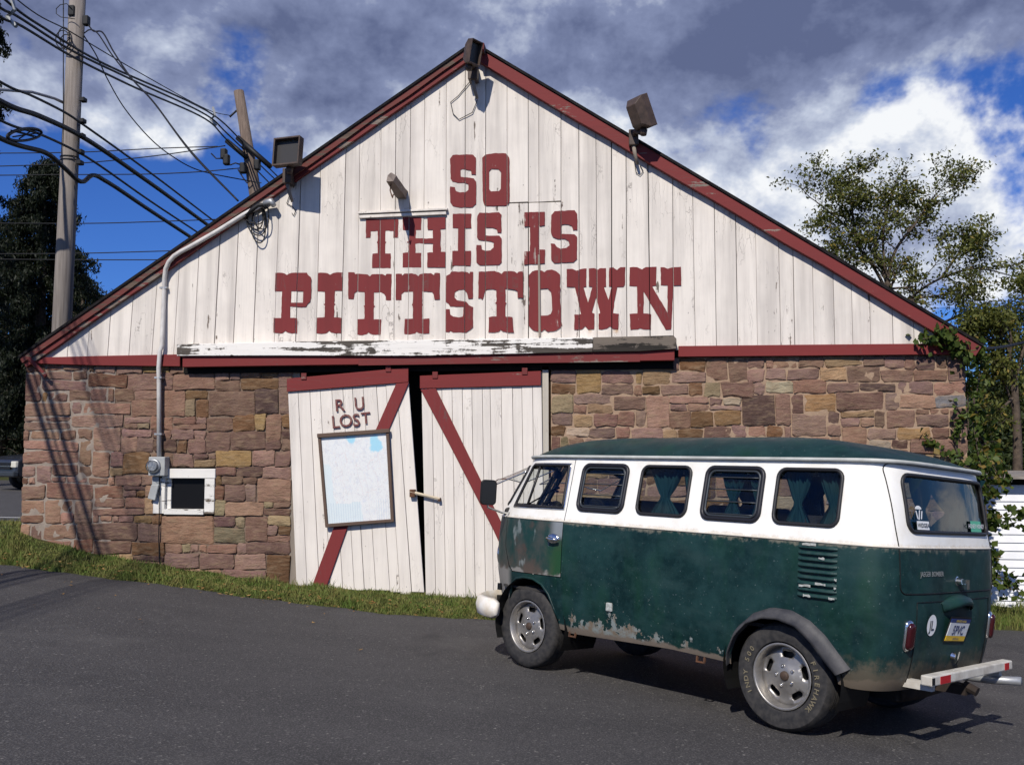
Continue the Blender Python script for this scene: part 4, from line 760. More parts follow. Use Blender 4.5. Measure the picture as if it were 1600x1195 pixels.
wire('middle thick wire of the three running down to the leaning pole', [(0, 12), (22, 23), (108, 77), (200, 122), (330, 185), (352, 206), (420, 271)], .022, gr, 10.2)
wire('lowest thick wire of the three running down to the leaning pole', [(0, 26), (28, 38), (108, 86), (200, 132), (328, 191), (350, 214), (410, 275)], .022, gr, 9.8)
wire('thin wire above the three thick ones running to the leaning pole', [(27, 0), (110, 50), (220, 115), (330, 174), (360, 181)], .011, gr, 11., False)
wire('upper cable crossing the front of the grey pole below its lamp arm', [(0, 128), (50, 150), (105, 178), (130, 195), (232, 268), (335, 346)], .022, gr, 8.3)
wire('thick cable crossing the grey pole, second below its lamp arm', [(0, 158), (60, 181), (125, 212), (230, 283), (325, 352)], .045, gr, 7.9)
wire('cable beside the oval coil crossing the grey pole', [(0, 188), (60, 209), (122, 238), (150, 255), (230, 311), (310, 364)], .022, gr, 7.5)
wire('lowest thick cable, kinked just behind the grey pole', [(0, 216), (75, 241), (100, 262), (122, 282), (130, 284), (145, 274), (165, 283), (230, 326), (297, 370)], .042, gr, 7.2)
for u, v, lab in [(333, 184, 'small pale spacer clamping the wires before the leaning pole'), (18, 22, 'pale spacer clamping the three wires at the top left corner')]:
    c_ = wp(u, v, .24); o = tag(empty('wire_spacer', c_), lab, 'spacer', 'wire spacers'); b = MB(); b.tube([(0, -.02, .28), (.06, -.02, .05), (-.06, -.02, -.05), (.1, -.02, -.22)], .035, 5); b.ob('frame', M['grey_paint'], o)
co_ = tag(empty('cable_coil', wp(38, 210, .24)), 'flat oval coil of black cable hung on a wire left of the pole', 'cable coil')
for k, (ru, rv, du, dv) in enumerate([(27, 9.5, 0, 0), (26, 8.5, 1, .5), (27, 8.5, 0, 1)]): MB().tube([wp(38 + du + ru * math.cos(a), 210.5 + dv + rv * math.sin(a) - 3.0 * math.cos(a), .26 - .02 * k) - np.array(co_.location) for a in np.linspace(0, 6.2832, 30)], .020, 6).ob('loop', M['cable'], co_, True)
for a0, a1 in [((17, 204), (52, 214)), ((20, 214), (60, 208)), ((30, 217), (50, 204)), ((25, 205), (58, 214))]: MB().tube([wp(*a0, .25) - np.array(co_.location), wp(*a1, .25) - np.array(co_.location)], .012, 5).ob('lashing', M['cable'], co_)
gc_ = 'thin wires crossing far behind the poles'
def free_wire(label, pts, r, group, y0, y1):
    P = [at(u, v, y0 + (y1 - y0) * k / (len(pts) - 1)) for k, (u, v) in enumerate(pts)]
    if group == gc_: P = [P[0] + (P[0] - P[1]) * 3] + P
    o = MB().tube([q - P[-1] for q in sag(P)], r, 6).ob('overhead_wire', M['cable'], None, True); o.location = P[-1]; return tag(o, label, 'wire', group)
gs = 'service wires dropping from the grey pole'
free_wire('slack service wire looping from pole top down to the roof, outermost', [(136, 36), (146, 49), (160, 51), (178, 82), (205, 122), (240, 160), (300, 240), (372, 314)], .014, gs, YP, .6)
free_wire('slack service wire looping from pole top down to the roof, innermost', [(132, 52), (140, 47), (152, 52), (175, 86), (200, 117), (238, 158), (298, 236), (370, 312)], .012, gs, YP + .1, .7)
free_wire('long slack wire sagging from the pole to the leaning pole base', [(131, 56), (150, 86), (168, 124), (195, 170), (235, 217), (270, 245), (310, 266), (390, 283), (408, 286)], .013, gs, YP, 10.)
gc = 'thin wires crossing far behind the poles'
for lab, pts in [('thin far wire rising level across at the top of the dark tree', [(-40, 261), (60, 258), (128, 255), (240, 244), (352, 228)]), ('thin far wire level with the oval bend of the lowest cable', [(124, 273), (240, 272), (320, 268), (374, 263)]), ('faint far wire just above the level far wire', [(-40, 240), (125, 238), (250, 232), (340, 229)]), ('far wire halfway down the dark tree', [(-40, 349), (150, 349), (225, 347), (336, 343)]), ('upper of the two low far wires crossing the pole', [(-40, 397), (120, 396), (270, 392)]), ('lower of the two low far wires crossing the pole', [(-40, 405), (120, 406), (250, 406)])]:
    free_wire(lab, pts, .016, gc, Y2 - .2, Y2 - .1)

free_wire('black cable leaving the right eave towards the right edge', [(1526, 544), (1560, 543), (1600, 535), (1680, 515)], .022, None, .3, 3.)
# ------------------------------------------------------------------ the van
VX, VY, VH, VTP, VTR = .5804, -4.3223, .6999, .0015, .0743
fw = Vector((-math.cos(VH) * math.cos(VTP), math.sin(VH) * math.cos(VTP), math.sin(VTP))); lf = Vector((-math.sin(VH) * math.cos(VTR), -math.cos(VH) * math.cos(VTR), math.sin(VTR)))
lf = (lf - fw * lf.dot(fw)).normalized(); upv = fw.cross(lf)
van = tag(empty('van'), 'old dark green and white camper bus with worn paint parked in front of the barn', 'van')
van.matrix_world = Matrix(((fw.x, lf.x, upv.x, VX), (fw.y, lf.y, upv.y, VY), (fw.z, lf.z, upv.z, 0.006), (0, 0, 0, 1)))
ZP = [.30, .36, .42, .55, .75, 1.0, 1.15, 1.185, 1.20, 1.215, 1.25, 1.30, 1.45, 1.62, 1.69, 1.72]
WP_ = [.770, .800, .822, .848, .862, .866, .862, .859, .857, .855, .847, .834, .805, .770, .756, .752]
RP = [-1.80, -1.84, -1.87, -1.90, -1.925, -1.930, -1.926, -1.924, -1.922, -1.920, -1.915, -1.908, -1.892, -1.868, -1.852, -1.846]
FP = [1.74, 1.79, 1.84, 1.90, 1.955, 1.965, 1.95, 1.945, 1.94, 1.93, 1.905, 1.865, 1.76, 1.64, 1.59, 1.57]
def smi(x, xp, fp):   # smooth (pchip-like) interpolation
    return float(np.interp(x, xp, fp))
XRS, XFS, NR, NF = -1.46, .72, 4.4, 2.75; UR, UF = .62, 1.5; US = UR + (XFS - XRS)
def wz_(z): return smi(z, ZP, WP_)
def S3(u, z, off=0.):
    """skin of the body at perimeter position u (left side positive) and height z"""
    sg = 1 if u >= 0 else -1; a = abs(u); wd = wz_(z)
    if a <= UR:
        tt = a / UR * math.pi / 2; ar = XRS - smi(z, ZP, RP); x = XRS - ar * max(0, math.cos(tt)) ** (2 / NR); y = wd * max(0, math.sin(tt)) ** (2 / NR)
    elif a <= US: x = XRS + (a - UR); y = wd
    else:
        tt = min(1, (a - US) / UF) * math.pi / 2; ar = smi(z, ZP, FP) - XFS; x = XFS + ar * max(0, math.sin(tt)) ** (2 / NF); y = wd * max(0, math.cos(tt)) ** (2 / NF)
    return Vector((x, sg * y, z))
def SN(u, z, off):
    e = .004; p = S3(u, z); du = S3(u + e, z) - S3(u - e, z); dz_ = S3(u, z + e) - S3(u, z - e); n = du.cross(dz_)
    # perimeter runs rear->left->front: outward normal
    n.normalize(); out = Vector((p.x if abs(p.x) > .9 else 0, p.y, 0))
    if n.dot(out) < 0: n = -n
    return p + n * off
def ux(x, z):    # left-side x -> u
    if x <= XFS and x >= XRS: return UR + x - XRS
    if x > XFS:
        ar = smi(z, ZP, FP) - XFS; return US + UF * math.asin(min(1, ((x - XFS) / ar)) ** (NF / 2)) / (math.pi / 2)
    ar = XRS - smi(z, ZP, RP); return UR * math.acos(min(1, (XRS - x) / ar) ** (NR / 2)) / (math.pi / 2)
def uy_rear(y, z): return math.copysign(UR * math.asin(min(1, abs(y) / wz_(z)) ** (NR / 2)) / (math.pi / 2), y)
def uy_front(y, z): return US + UF * math.acos(min(1, abs(y) / wz_(z)) ** (NF / 2)) / (math.pi / 2)
def side(loop, step=.035): return [(ux(x, z), z) for x, z in dens_loop(loop, step)]
def rear(loop, step=.035): return [(uy_rear(y, z), z) for y, z in dens_loop(loop, step)]
def front(loop, step=.035): return [(uy_front(y, z), z) for y, z in dens_loop(loop, step)]
mir = lambda l: [(-u, z) for u, z in l][::-1]
UMAX = US + UF - .0005
ugrid = sorted(set([round(k, 4) for k in list(np.linspace(-UMAX + .02, -US, 34)) + list(np.linspace(-US, -UR, 30)) + list(np.linspace(-UR, UR, 44)) + list(np.linspace(UR, US, 30)) + list(np.linspace(US, UMAX - .02, 34))]))
def body_f(x, y, z):
    wd = wz_(z)
    if x < XRS: return (max(0, XRS - x) / (XRS - smi(z, ZP, RP))) ** NR + (abs(y) / wd) ** NR - 1
    if x > XFS: return (max(0, x - XFS) / (smi(z, ZP, FP) - XFS)) ** NF + (abs(y) / wd) ** NF - 1
    return abs(y) / wd - 1
def body_normal(p):
    e = .002; ez = .03; g_ = Vector(((body_f(p.x + e, p.y, p.z) - body_f(p.x - e, p.y, p.z)) / (2 * e), (body_f(p.x, p.y + e, p.z) - body_f(p.x, p.y - e, p.z)) / (2 * e), (body_f(p.x, p.y, p.z + ez) - body_f(p.x, p.y, p.z - ez)) / (2 * ez)))
    return g_.normalized() if g_.length > 1e-6 else Vector((0, 1 if p.y > 0 else -1, 0))
def skin(name, outer, holes, zs, m, par, thick=.016, off=0.):
    V_, T_ = cdt(dens_loop(outer, .05), holes, [(u + random.uniform(-1, 1) * 1e-4, z + random.uniform(-1, 1) * 1e-4) for u in ugrid for z in zs])
    o = ob(name, [SN(p[0], p[1], off) if off else S3(p[0], p[1]) for p in V_], T_, m, par, True)
    bm = bmesh.new(); bm.from_mesh(o.data); bmesh.ops.remove_doubles(bm, verts=bm.verts[:], dist=.0012); bmesh.ops.recalc_face_normals(bm, faces=bm.faces[:])
    # make sure normals point outward
    s_ = sum(f.normal.dot(f.calc_center_median() - Vector((f.calc_center_median().x * .6, 0, .9))) * f.calc_area() for f in bm.faces)
    if s_ < 0: bmesh.ops.reverse_faces(bm, faces=bm.faces[:])
    for f in bm.faces: f.smooth = True
    bm.to_mesh(o.data); bm.free(); o.data.normals_split_custom_set_from_vertices([body_normal(v.co) for v in o.data.vertices])
    if 0: md = o.modifiers.new('thickness', 'SOLIDIFY'); md.thickness = thick; md.offset = -1
    return o
def ring(name, loop, r, m, par, off=.0, n=6): return MB().tube([SN(u, z, off) for u, z in loop], r, n, closed=True).ob(name, m, par, True)
def pane(name, loop, m, par, off=-.008):
    V_, T_ = cdt(loop); o = ob(name, [SN(p[0], p[1], off) for p in V_], T_, m, par, True); return o
# paint
GREEN = (.007, .036, .035)
def van_green(name, worn_front=False, roof=False):
    t = pbr(name, GREEN, .5, 0, .24); co_ = t.co; sp = t.n('SeparateXYZ', Vector=co_); x, z = sp.outputs[0], sp.outputs[2]
    n1 = t.noise(co_, 3.2, 6, .62); n2 = t.noise(co_, 14, 6, .65); n3 = t.noise(co_, 60, 4, .6); nb = t.noise(t.scaled(co_, (8, 8, 7)), 1.3, 6, .7)
    c = t.mix(t.ramp(n1, (.38, 0.), (.62, 1.)), (.0030, .0165, .0175), (.0085, .035, .0355)); c = t.mix(t.math('MULTIPLY', t.ramp(n2, (.46, 0.), (.72, 1.)), .5), c, (.018, .050, .050))
    c = t.mix(t.math('MULTIPLY', t.ramp(t.noise(t.scaled(co_, (2.2, 2.2, .8)), 2, 4), (.52, 0.), (.7, 1.)), .35), c, (.010, .050, .022))
    c = t.mix(t.math('MULTIPLY', t.ramp(n3, (.66, 0.), (.72, 1.)), .35), c, (.25, .30, .30))
    c = t.mix(t.math('MULTIPLY', t.ramp(t.noise(t.scaled(co_, (1.5, 1.5, 5.)), 1.6, 5, .6), (.50, 0.), (.72, 1.)), .45), c, (.024, .050, .049))
    if not roof:
        # worn sill: primer and bare metal along the lower edge, worst just behind the front wheel
        fr = t.math('MULTIPLY', t.sm(x, -.35, .3), t.sm(x, .78, .45)); h = t.math('ADD', t.math('MULTIPLY', fr, .13), .395); lowm = t.math('ADD', t.math('MULTIPLY', t.math('SUBTRACT', h, z), 3.2), t.math('MULTIPLY', t.math('SUBTRACT', nb, .53), 2.4))
        low = t.math('MULTIPLY', t.sm(lowm, .02, .07), t.sm(x, -1.75, -.8, .5, 1.)); c = t.mix(low, c, t.mix(t.ramp(n2, (.42, 0.), (.6, 1.)), (.21, .24, .235), (.17, .135, .10)))
        low2 = t.sm(t.math('ADD', t.math('MULTIPLY', t.math('SUBTRACT', .41, z), 5.), t.math('SUBTRACT', n1, .5)), .0, .12); c = t.mix(low2, c, t.mix(n2, (.12, .10, .085), (.22, .18, .14)))
        rq = t.math('MULTIPLY', t.sm(x, -1.50, -1.62), t.sm(t.math('ADD', z, t.math('MULTIPLY', nb, .35)), .72, .60)); c = t.mix(t.math('MULTIPLY', rq, .7), c, (.13, .105, .075))
        belt = t.sm(t.math('ADD', t.math('MULTIPLY', t.math('SUBTRACT', z, 1.165), 9.), t.math('MULTIPLY', t.math('SUBTRACT', n2, .5), 1.5)), .05, .35); c = t.mix(t.math('MULTIPLY', belt, .5), c, (.25, .22, .17))
        # front quarter: rubbed through to grey and brown primer
        wf = t.sm(x, 1.36, 1.46) if not worn_front else 1.0
        m1 = t.noise(t.scaled(co_, (1.6, 1.6, 1.)), 3.1, 6, .62); m2 = t.noise(t.vmath('ADD', co_, (5.1, 2.2, .4)), 5.5, 7, .6); m3 = t.noise(t.scaled(t.vmath('ADD', co_, (1.4, 7., .9)), (2., 2., .9)), 4.2, 5, .55)
        f_ = t.mix(t.ramp(m1, (.46, 0.), (.68, 1.)), (.011, .040, .037), (.062, .064, .058)); f_ = t.mix(t.math('MULTIPLY', t.ramp(m2, (.54, 0.), (.66, 1.)), .55), f_, (.085, .050, .040))
        f_ = t.mix(t.math('MULTIPLY', t.sm(z, .98, .62), t.ramp(m2, (.40, 0.), (.56, .8))), f_, (.12, .085, .068)); f_ = t.mix(t.math('MULTIPLY', t.ramp(m3, (.63, 0.), (.68, 1.)), .55), f_, (.24, .27, .27))
        f_ = t.mix(t.math('MULTIPLY', t.math('MULTIPLY', t.sm(x, .98, .80), t.sm(z, 1.10, .95)), t.ramp(m1, (.38, 0.), (.52, .9))), f_, (.012, .060, .022))
        f_ = t.mix(t.math('MULTIPLY', t.math('MULTIPLY', t.sm(x, .93, .82), t.sm(z, 1.04, 1.1)), t.ramp(m2, (.40, 0.), (.5, 1.))), f_, (.20, .22, .235))
        f_ = t.mix(t.sm(t.math('ADD', z, t.math('MULTIPLY', t.math('SUBTRACT', m2, .5), .22)), .80, .765), f_, (.22, .21, .195))
        c = t.mix(wf, c, f_)
    t.put(t.b.inputs['Base Color'], c); t.put(t.b.inputs['Roughness'], t.ramp(n1, (.3, .34), (.7, .62))); bump(t, t.math('ADD', n1, t.math('MULTIPLY', n3, .03)), .10, .02)
    return t.m
M['vgreen'] = van_green('worn_green_van_paint'); M['vdoor'] = van_green('rubbed_green_door_paint', True); M['vroof'] = van_green('green_roof_paint', roof=True); M['vroof'].node_tree.nodes['Principled BSDF'].inputs['Specular IOR Level'].default_value = .22
t = pbr('van_white_paint', (.82, .81, .77), .38, 0, .4); n = t.noise(t.co, 5, 6, .65); z = t.n('SeparateXYZ', Vector=t.co).outputs[2]
c = t.mix(t.ramp(n, (.45, 0.), (.75, 1.)), (.82, .81, .77), (.72, .69, .62)); c = t.mix(t.math('MULTIPLY', t.sm(t.math('ADD', z, t.math('MULTIPLY', t.noise(t.co, 16, 6, .7), .07)), 1.262, 1.235), .55), c, (.50, .42, .30)); t.put(t.b.inputs['Base Color'], c); M['vwhite'] = t.m
M['chrome'] = pbr('chrome', (.75, .75, .74), .16, 1.).m; M['mag'] = mottled('magnesium_wheel', (.40, .38, .35), (.28, .265, .25), 14, .42, .75, .12, .003); M['brushed'] = mottled('bumper_white_paint', (.60, .58, .52), (.40, .37, .32), 10, .55)
M['seal'] = pbr('window_rubber', (.016, .016, .018), .5, 0, .4).m; M['interior'] = mottled('dim_interior_trim', (.045, .042, .04), (.03, .028, .026), 6, .8); M['black'] = pbr('black_paint', (.008, .008, .008), .5, 0, .3).m
M['flare'] = mottled('bare_grey_fender', (.036, .037, .043), (.075, .073, .075), 12, .55, 0, .15)
M['redlens'] = pbr('red_tail_lens', (.035, .004, .006), .2, 0, .5).m; M['redref'] = pbr('red_reflector', (.40, .012, .016), .3, 0, .5).m
# openings
FARCH = [(1.43, .25), (1.42, .52), (1.375, .66), (1.30, .705), (1.20, .725), (1.08, .725), (.97, .69), (.89, .62), (.835, .52), (.795, .44), (.78, .25)]
RARCH = [(-.775, .25), (-.79, .42), (-.84, .535), (-.94, .64), (-1.06, .69), (-1.18, .70), (-1.30, .672), (-1.40, .595), (-1.48, .51), (-1.54, .43), (-1.56, .25)]
DOORL = [(.752, .765), (1.365, .755), (1.43, .80), (1.505, .95), (1.515, 1.195), (.752, 1.195)]
def arch(l): return side(l, .04)
zl_ = [.36, .42, .5, .58, .66, .74, .82, .90, .98, 1.06, 1.13, 1.165, 1.185]
bot = []; top = []
uu = list(np.linspace(-UMAX, UMAX, 160))
def notch(base_z, arches):
    """lower outline from -UMAX to UMAX stepping around the wheel arches"""
    seg = []
    for a in arches:
        L = [p for p in a if p[1] > base_z]; seg.append(sorted(L, key=lambda p: 0) if 0 else L)
    return seg
fl = [p for p in arch(FARCH) if p[1] > .335]; rl = [p for p in arch(RARCH) if p[1] > .335]
fl = sorted(fl, key=lambda p: 0); rl = sorted(rl, key=lambda p: 0)
ZS = lambda u: .345 + .03 * max(0., 1 - abs(abs(u) - 1.8) / 1.0)
def run(u0, u1, n): return [(u, ZS(u)) for u in np.linspace(u0, u1, n)]
rlp = rl[::-1] if rl[0][0] > rl[-1][0] else rl; flp = fl[::-1] if fl[0][0] > fl[-1][0] else fl     # increasing u
left = run(0.0001, rlp[0][0], 14)[:-1] + rlp + run(rlp[-1][0], flp[0][0], 24)[1:-1] + flp + run(flp[-1][0], UMAX, 18)[1:]
right = [(-u, z) for u, z in left][::-1]
lower_outer = right + left + [(UMAX, 1.20)] + [(-UMAX, 1.20)]
HATCH = [(-.66, .955), (-.60, .925), (.60, .925), (.66, .955), (.66, 1.1995), (-.66, 1.1995)]
dlow = side(DOORL, .04)
lower = skin('lower_body', lower_outer, [dlow, ], zl_, M['vgreen'], van)
# front door
dshrink = [(.758, .771), (1.362, .761), (1.424, .806), (1.499, .952), (1.509, 1.197), (.758, 1.197)]
dr_ = empty('front_door', (0, 0, 0), van); dr_['label'] = 'front door with green paint rubbed through to grey and brown primer'
skin('door_skin', side(dshrink, .04), [], zl_, M['vdoor'], dr_, .016)
# upper body with its windows
WZ0, WZ1 = 1.300, 1.650
SW = [(.185, .635), (-.395, .045), (-.985, -.535), (-1.545, -1.095)]
whol = [side(rrect(a, b_, WZ0, WZ1, .055)) for a, b_ in SW]
W0 = [(.79, 1.305), (1.435, 1.298), (1.30, 1.628), (1.27, 1.645), (.80, 1.645)]
wh0 = side(W0)
RW = rrect(-.60, .60, 1.295, 1.640, .06); rwh = rear(RW)
FWN = [(.06, 1.30), (.58, 1.30), (.64, 1.33), (.62, 1.60), (.55, 1.635), (.06, 1.64)]
fwh = front(FWN)
holes = whol + [wh0] + [mir(h) for h in whol] + [mir(wh0)] + [rwh] + [fwh, mir(fwh)]
upper_outer = [(u, 1.2015) for u in uu] + [(u, 1.715) for u in uu[::-1]]
skin('upper_body', upper_outer, holes, [1.215, 1.235, 1.26, 1.285, 1.35, 1.42, 1.5, 1.58, 1.66, 1.69], M['vwhite'], van)
# belt moulding
ring('belt_moulding', [(u, 1.200) for u in uu], .007, M['vwhite'], van, .001)
# glazing
M['rear_glass'] = glass('rear_window_glass', (.42, .45, .46), 1.3)
def window(nm, loop, jal=False, sgn=1, lab=None, gm='glass'):
    o = empty(nm, (0, 0, 0), van)
    if lab: o['label'] = lab
    L = loop if sgn > 0 else mir(loop); ring('rubber_frame', L, .013 if not jal else .017, M['seal'] if not jal else M['jal'], o, .004)
    pane('pane', L, M[gm], o)
    if jal:
        u0 = min(p[0] for p in L); u1 = max(p[0] for p in L)
        ins = [(u0 + (u1 - u0) * (.5 + (p[0] - (u0 + u1) / 2) / (u1 - u0) * .90), 1.475 + (p[1] - 1.475) * .88) for p in L]; ring('inner_frame', ins, .009, M['jal2'], o, .006)
        for k in range(4):
            z_ = 1.335 + .083 * k; MB().tube([SN(u0 + (u1 - u0) * s_, z_, .008) for s_ in np.linspace(.06, .94, 6)], .0045, 5).ob('slat_edge', M['jal2'], o, True)
            a = [SN(u0 + (u1 - u0) * s_, z_, .010) for s_ in (.07, .93)]; b_ = [SN(u0 + (u1 - u0) * s_, z_ + .075, -.02) for s_ in (.93, .07)]; ob('slat', a + b_, [(0, 1, 2, 3)], M['glass2'], o)
    return o
M['jal'] = pbr('dark_jalousie_frame', (.016, .016, .021), .45, .2, .4).m; M['jal2'] = pbr('jalousie_trim', (.045, .052, .06), .4, .3, .4).m; M['glass2'] = glass('slat_glass', (.88, .91, .91), .8)
for k, h in enumerate(whol):
    window('side_window', h, k in (0, 2)); window('side_window', h, False, -1)
ring('window_rubber', wh0, .013, M['seal'], dr_, .004); pane('window_pane', wh0, M['glass'], dr_); window('door_window', wh0, False, -1)
ring('window_trim', side([(.775, 1.292), (1.452, 1.285), (1.312, 1.637), (1.28, 1.656), (.785, 1.657)]), .006, M['chrome'], dr_, .004)
MB().tube([SN(ux(1.235, 1.30), 1.30, .0), SN(ux(1.175, 1.645), 1.645, .0)], .011, 6).ob('vent_bar', M['seal'], dr_, True)
window('rear_window', rwh, gm='rear_glass')
# open safari windscreens hinged at their top edge
for sg in (1, -1):
    o = empty('windscreen', (0, 0, 0), van); L = fwh if sg > 0 else mir(fwh); ring('rubber_frame', L, .014, M['seal'], o, .003)
    P3 = [SN(u, z, .0) for u, z in L]; hz_ = max(P3, key=lambda p: p.z); hl = [p for p in P3 if p.z > 1.625]; a = max(hl, key=lambda p: p.y); b_ = min(hl, key=lambda p: p.y); ax = (a - b_).normalized(); Rm = Matrix.Translation(a) @ Matrix.Rotation(R_(-36), 4, ax) @ Matrix.Translation(-a)
    test = Rm @ min(P3, key=lambda p: p.z)
    if test.x < min(P3, key=lambda p: p.z).x: Rm = Matrix.Translation(a) @ Matrix.Rotation(R_(36), 4, ax) @ Matrix.Translation(-a)
    P4 = [Rm @ p for p in P3]; MB().tube(P4, .006, 5, closed=True).ob('open_frame', M['chrome'], o, True)
    V_, T_ = cdt(L); ob('open_pane', [Rm @ SN(p[0], p[1], 0) for p in V_], T_, M['glass2'], o)
# roof and gutter
NRING = 16; rv = []; nu = 150; ul = list(np.linspace(-UMAX, UMAX, nu, endpoint=False)); base_ = [S3(u, 1.715) for u in ul]; cx_ = -.12
for k in range(NRING + 1):
    r = 1 - (k / NRING) ** 1.75 * .985 if k else 1.0
    for p in base_:
        zz_ = 1.72 + .182 * (1 - r ** 4.6); ex = 1 + (.012 / max(.3, math.hypot(p.x - cx_, p.y)) if k == 0 else 0)
        rv.append((cx_ + (p.x - cx_) * r * ex, p.y * r * ex, zz_))
nf = [(k * nu + i, k * nu + (i + 1) % nu, (k + 1) * nu + (i + 1) % nu, (k + 1) * nu + i) for k in range(NRING) for i in range(nu)] + [tuple(NRING * nu + i for i in range(nu))]
roof = fixn(ob('roof', rv, nf, M['vroof'], van, True)); md = roof.modifiers.new('thickness', 'SOLIDIFY'); md.thickness = .012; md.offset = -1
g = [Vector((cx_ + (p.x - cx_) * 1.016, p.y * 1.02, 1.716)) for p in base_]; MB().tube(g, .014, 6, closed=True).ob('rain_gutter', M['gut'] if 'gut' in M else mottled('grey_gutter_paint', (.50, .51, .48), (.36, .37, .35), 8, .5), van, True)
# hatch, engine lid outlines and rear fittings
def seam(loop, r=.0035, nm='seam', par=None, closed=True): return MB().tube([SN(u, z, .0015) for u, z in loop], r, 4, closed=closed).ob(nm, M['black'], par or van, True)
hatch = empty('tailgate', (0, 0, 0), van)
seam(rear(rrect(-.70, .70, .925, 1.705, .05), .05), .0045, 'seam', hatch)
seam(rear([(-.545, .40), (-.545, .875), (.545, .875), (.545, .40)], .05), .003, 'lid_seam', None, False)
seam([(ux(.748, z), z) for z in np.linspace(1.2, 1.69, 14)], .003, 'door_seam', dr_, False)
def RP3(y, z, off=0.): return SN(uy_rear(y, z), z, off)
def rear_xf(y, z, off=0.):
    p = RP3(y, z, off); q = RP3(y - .01, z, off); r_ = RP3(y, z + .01, off); ax = (q - p).normalized(); az = (r_ - p).normalized(); ay = az.cross(ax)   # x to the viewer's right, z up, y inward
    return Matrix(((ax.x, ay.x, az.x, p.x), (ax.y, ay.y, az.y, p.y), (ax.z, ay.z, az.z, p.z), (0, 0, 0, 1)))
def text_rear(s, y, z, size, m, par, off=.004, sx=1.):
    vv, ff = text_mesh(s, 1., .01, .02); X = rear_xf(y, z, off); ob('lettering', [X @ Vector((q[0] * size * sx, -q[2] * size * .3, q[1] * size)) for q in vv], ff, m, par)
M['silver'] = pbr('silver_script', (.45, .46, .45), .35, .6).m
text_rear('DANGER RANGER' if 0 else 'JAEGER BOMBER', .37, 1.030, .042, M['silver'], hatch, .003)
hd = MB().xf(Matrix()); hd.lathe([(.001, -.03), (.02, -.03), (.024, 0), (.03, .002)], 12, 'y').box(-.012, .05, -.055, -.03, -.012, .012).box(.02, .06, -.05, -.03, -.05, -.006); hd.xf(rear_xf(0, .995, .002)).ob('handle', M['chrome'], hatch)
lk_ = MB().lathe([(.001, -.025), (.018, -.025), (.024, 0)], 12, 'y').box(-.01, .01, -.04, -.025, -.04, .04); lk_.xf(rear_xf(0, .525, .002)).ob('lid_latch', M['chrome'], van)
# number-plate lamp hood
hv = []; 
for k, (hw, d, zo) in enumerate([(.24, -.01, .045), (.235, .02, .045), (.225, .05, .032), (.215, .066, .008), (.205, .068, -.016)]):
    for a in np.linspace(-1, 1, 13): hv.append((a * hw, -d * (1 - abs(a) ** 3 * .9), zo - .045 * a * a))
X = rear_xf(0, .865, 0.0); hf = [(k * 13 + i, k * 13 + i + 1, (k + 1) * 13 + i + 1, (k + 1) * 13 + i) for k in range(4) for i in range(12)]
hood = fixn(ob('plate_lamp_hood', [X @ Vector(p) for p in hv], hf, M['vroof'], van, True)); md = hood.modifiers.new('t', 'SOLIDIFY'); md.thickness = .006
# licence plate: blue head, white field, yellow foot
plate = empty('licence_plate', (0, 0, 0), van); X = rear_xf(.02, .695, .022) @ Matrix.Rotation(R_(4), 4, 'Y') @ Matrix.Rotation(R_(10), 4, 'X')
def pl(x0, x1, z0, z1, y, m, nm): MB().box(x0, x1, y, y + .003, z0, z1).xf(X).ob(nm, m, plate)
pl(-.160, .160, -.085, .085, .0, M['black'], 'plate_frame'); pl(-.148, .148, -.040, .046, -.004, pbr('plate_white', (.70, .72, .74), .4).m, 'plate_field'); pl(-.148, .148, .047, .072, -.004, pbr('plate_blue', (.02, .04, .16), .4).m, 'plate_head'); pl(-.148, .148, -.074, -.041, -.004, pbr('plate_yellow', (.75, .48, .03), .4).m, 'plate_foot')
for s, z0, sz, mm, sx in [('5PVC', -.030, .085, 'pblue', .9), ('PENNSYLVANIA', .052, .022, 'pyel', 1.), ('visitPA.com', -.064, .020, 'pblue', 1.)]:
    M.setdefault('pblue', pbr('plate_blue_ink', (.03, .05, .16), .4).m); M.setdefault('pyel', pbr('plate_yellow_ink', (.75, .55, .08), .4).m); vv, ff = text_mesh(s, 1., .012); ob('lettering', [X @ Vector((q[0] * sz * sx, -.0065, z0 + q[1] * sz)) for q in vv], ff, M[mm], plate)
# tail lights, round sticker, window stickers
for sg in (1, -1):
    o = empty('tail_light', (0, 0, 0), van); X = rear_xf(sg * .615, .68, .0); prof = rrect(-.033, .033, -.085, .085, .032, 8)
    def dome(sc, d0, d1, m, nm):
        v = []; n = len(prof)
        for s_, d in ((1, 0.), (1, .5), (.82, .9), (.45, 1.), (.02, 1.)): v += [X @ Vector((p[0] * sc * s_, -(d0 + (d1 - d0) * d), p[1] * (sc * s_ + (1 - s_) * .35 * (s_ > .1)))) for p in prof]
        return fixn(ob(nm, v, [(k * n + i, k * n + (i + 1) % n, (k + 1) * n + (i + 1) % n, (k + 1) * n + i) for k in range(4) for i in range(n)], m, o, True))
    dome(1.12, -.005, .016, M['chrome'], 'bezel'); dome(.95, .012, .036, M['redlens'], 'lens')
def disc_rear(nm, y, z, r, m, par, off, txt=None): 
    X = rear_xf(y, z, off); o = ob(nm, [X @ Vector((r * math.cos(a), 0, r * 1.05 * math.sin(a))) for a in np.linspace(0, 6.2832, 28, endpoint=False)], [tuple(range(28))], m, par); fixn(o)
    return o
M['stickw'] = pbr('sticker_white', (.72, .73, .74), .45).m; M['stickg'] = pbr('sticker_green', (.10, .42, .27), .45).m; M['ink'] = pbr('sticker_ink', (.02, .03, .05), .5).m
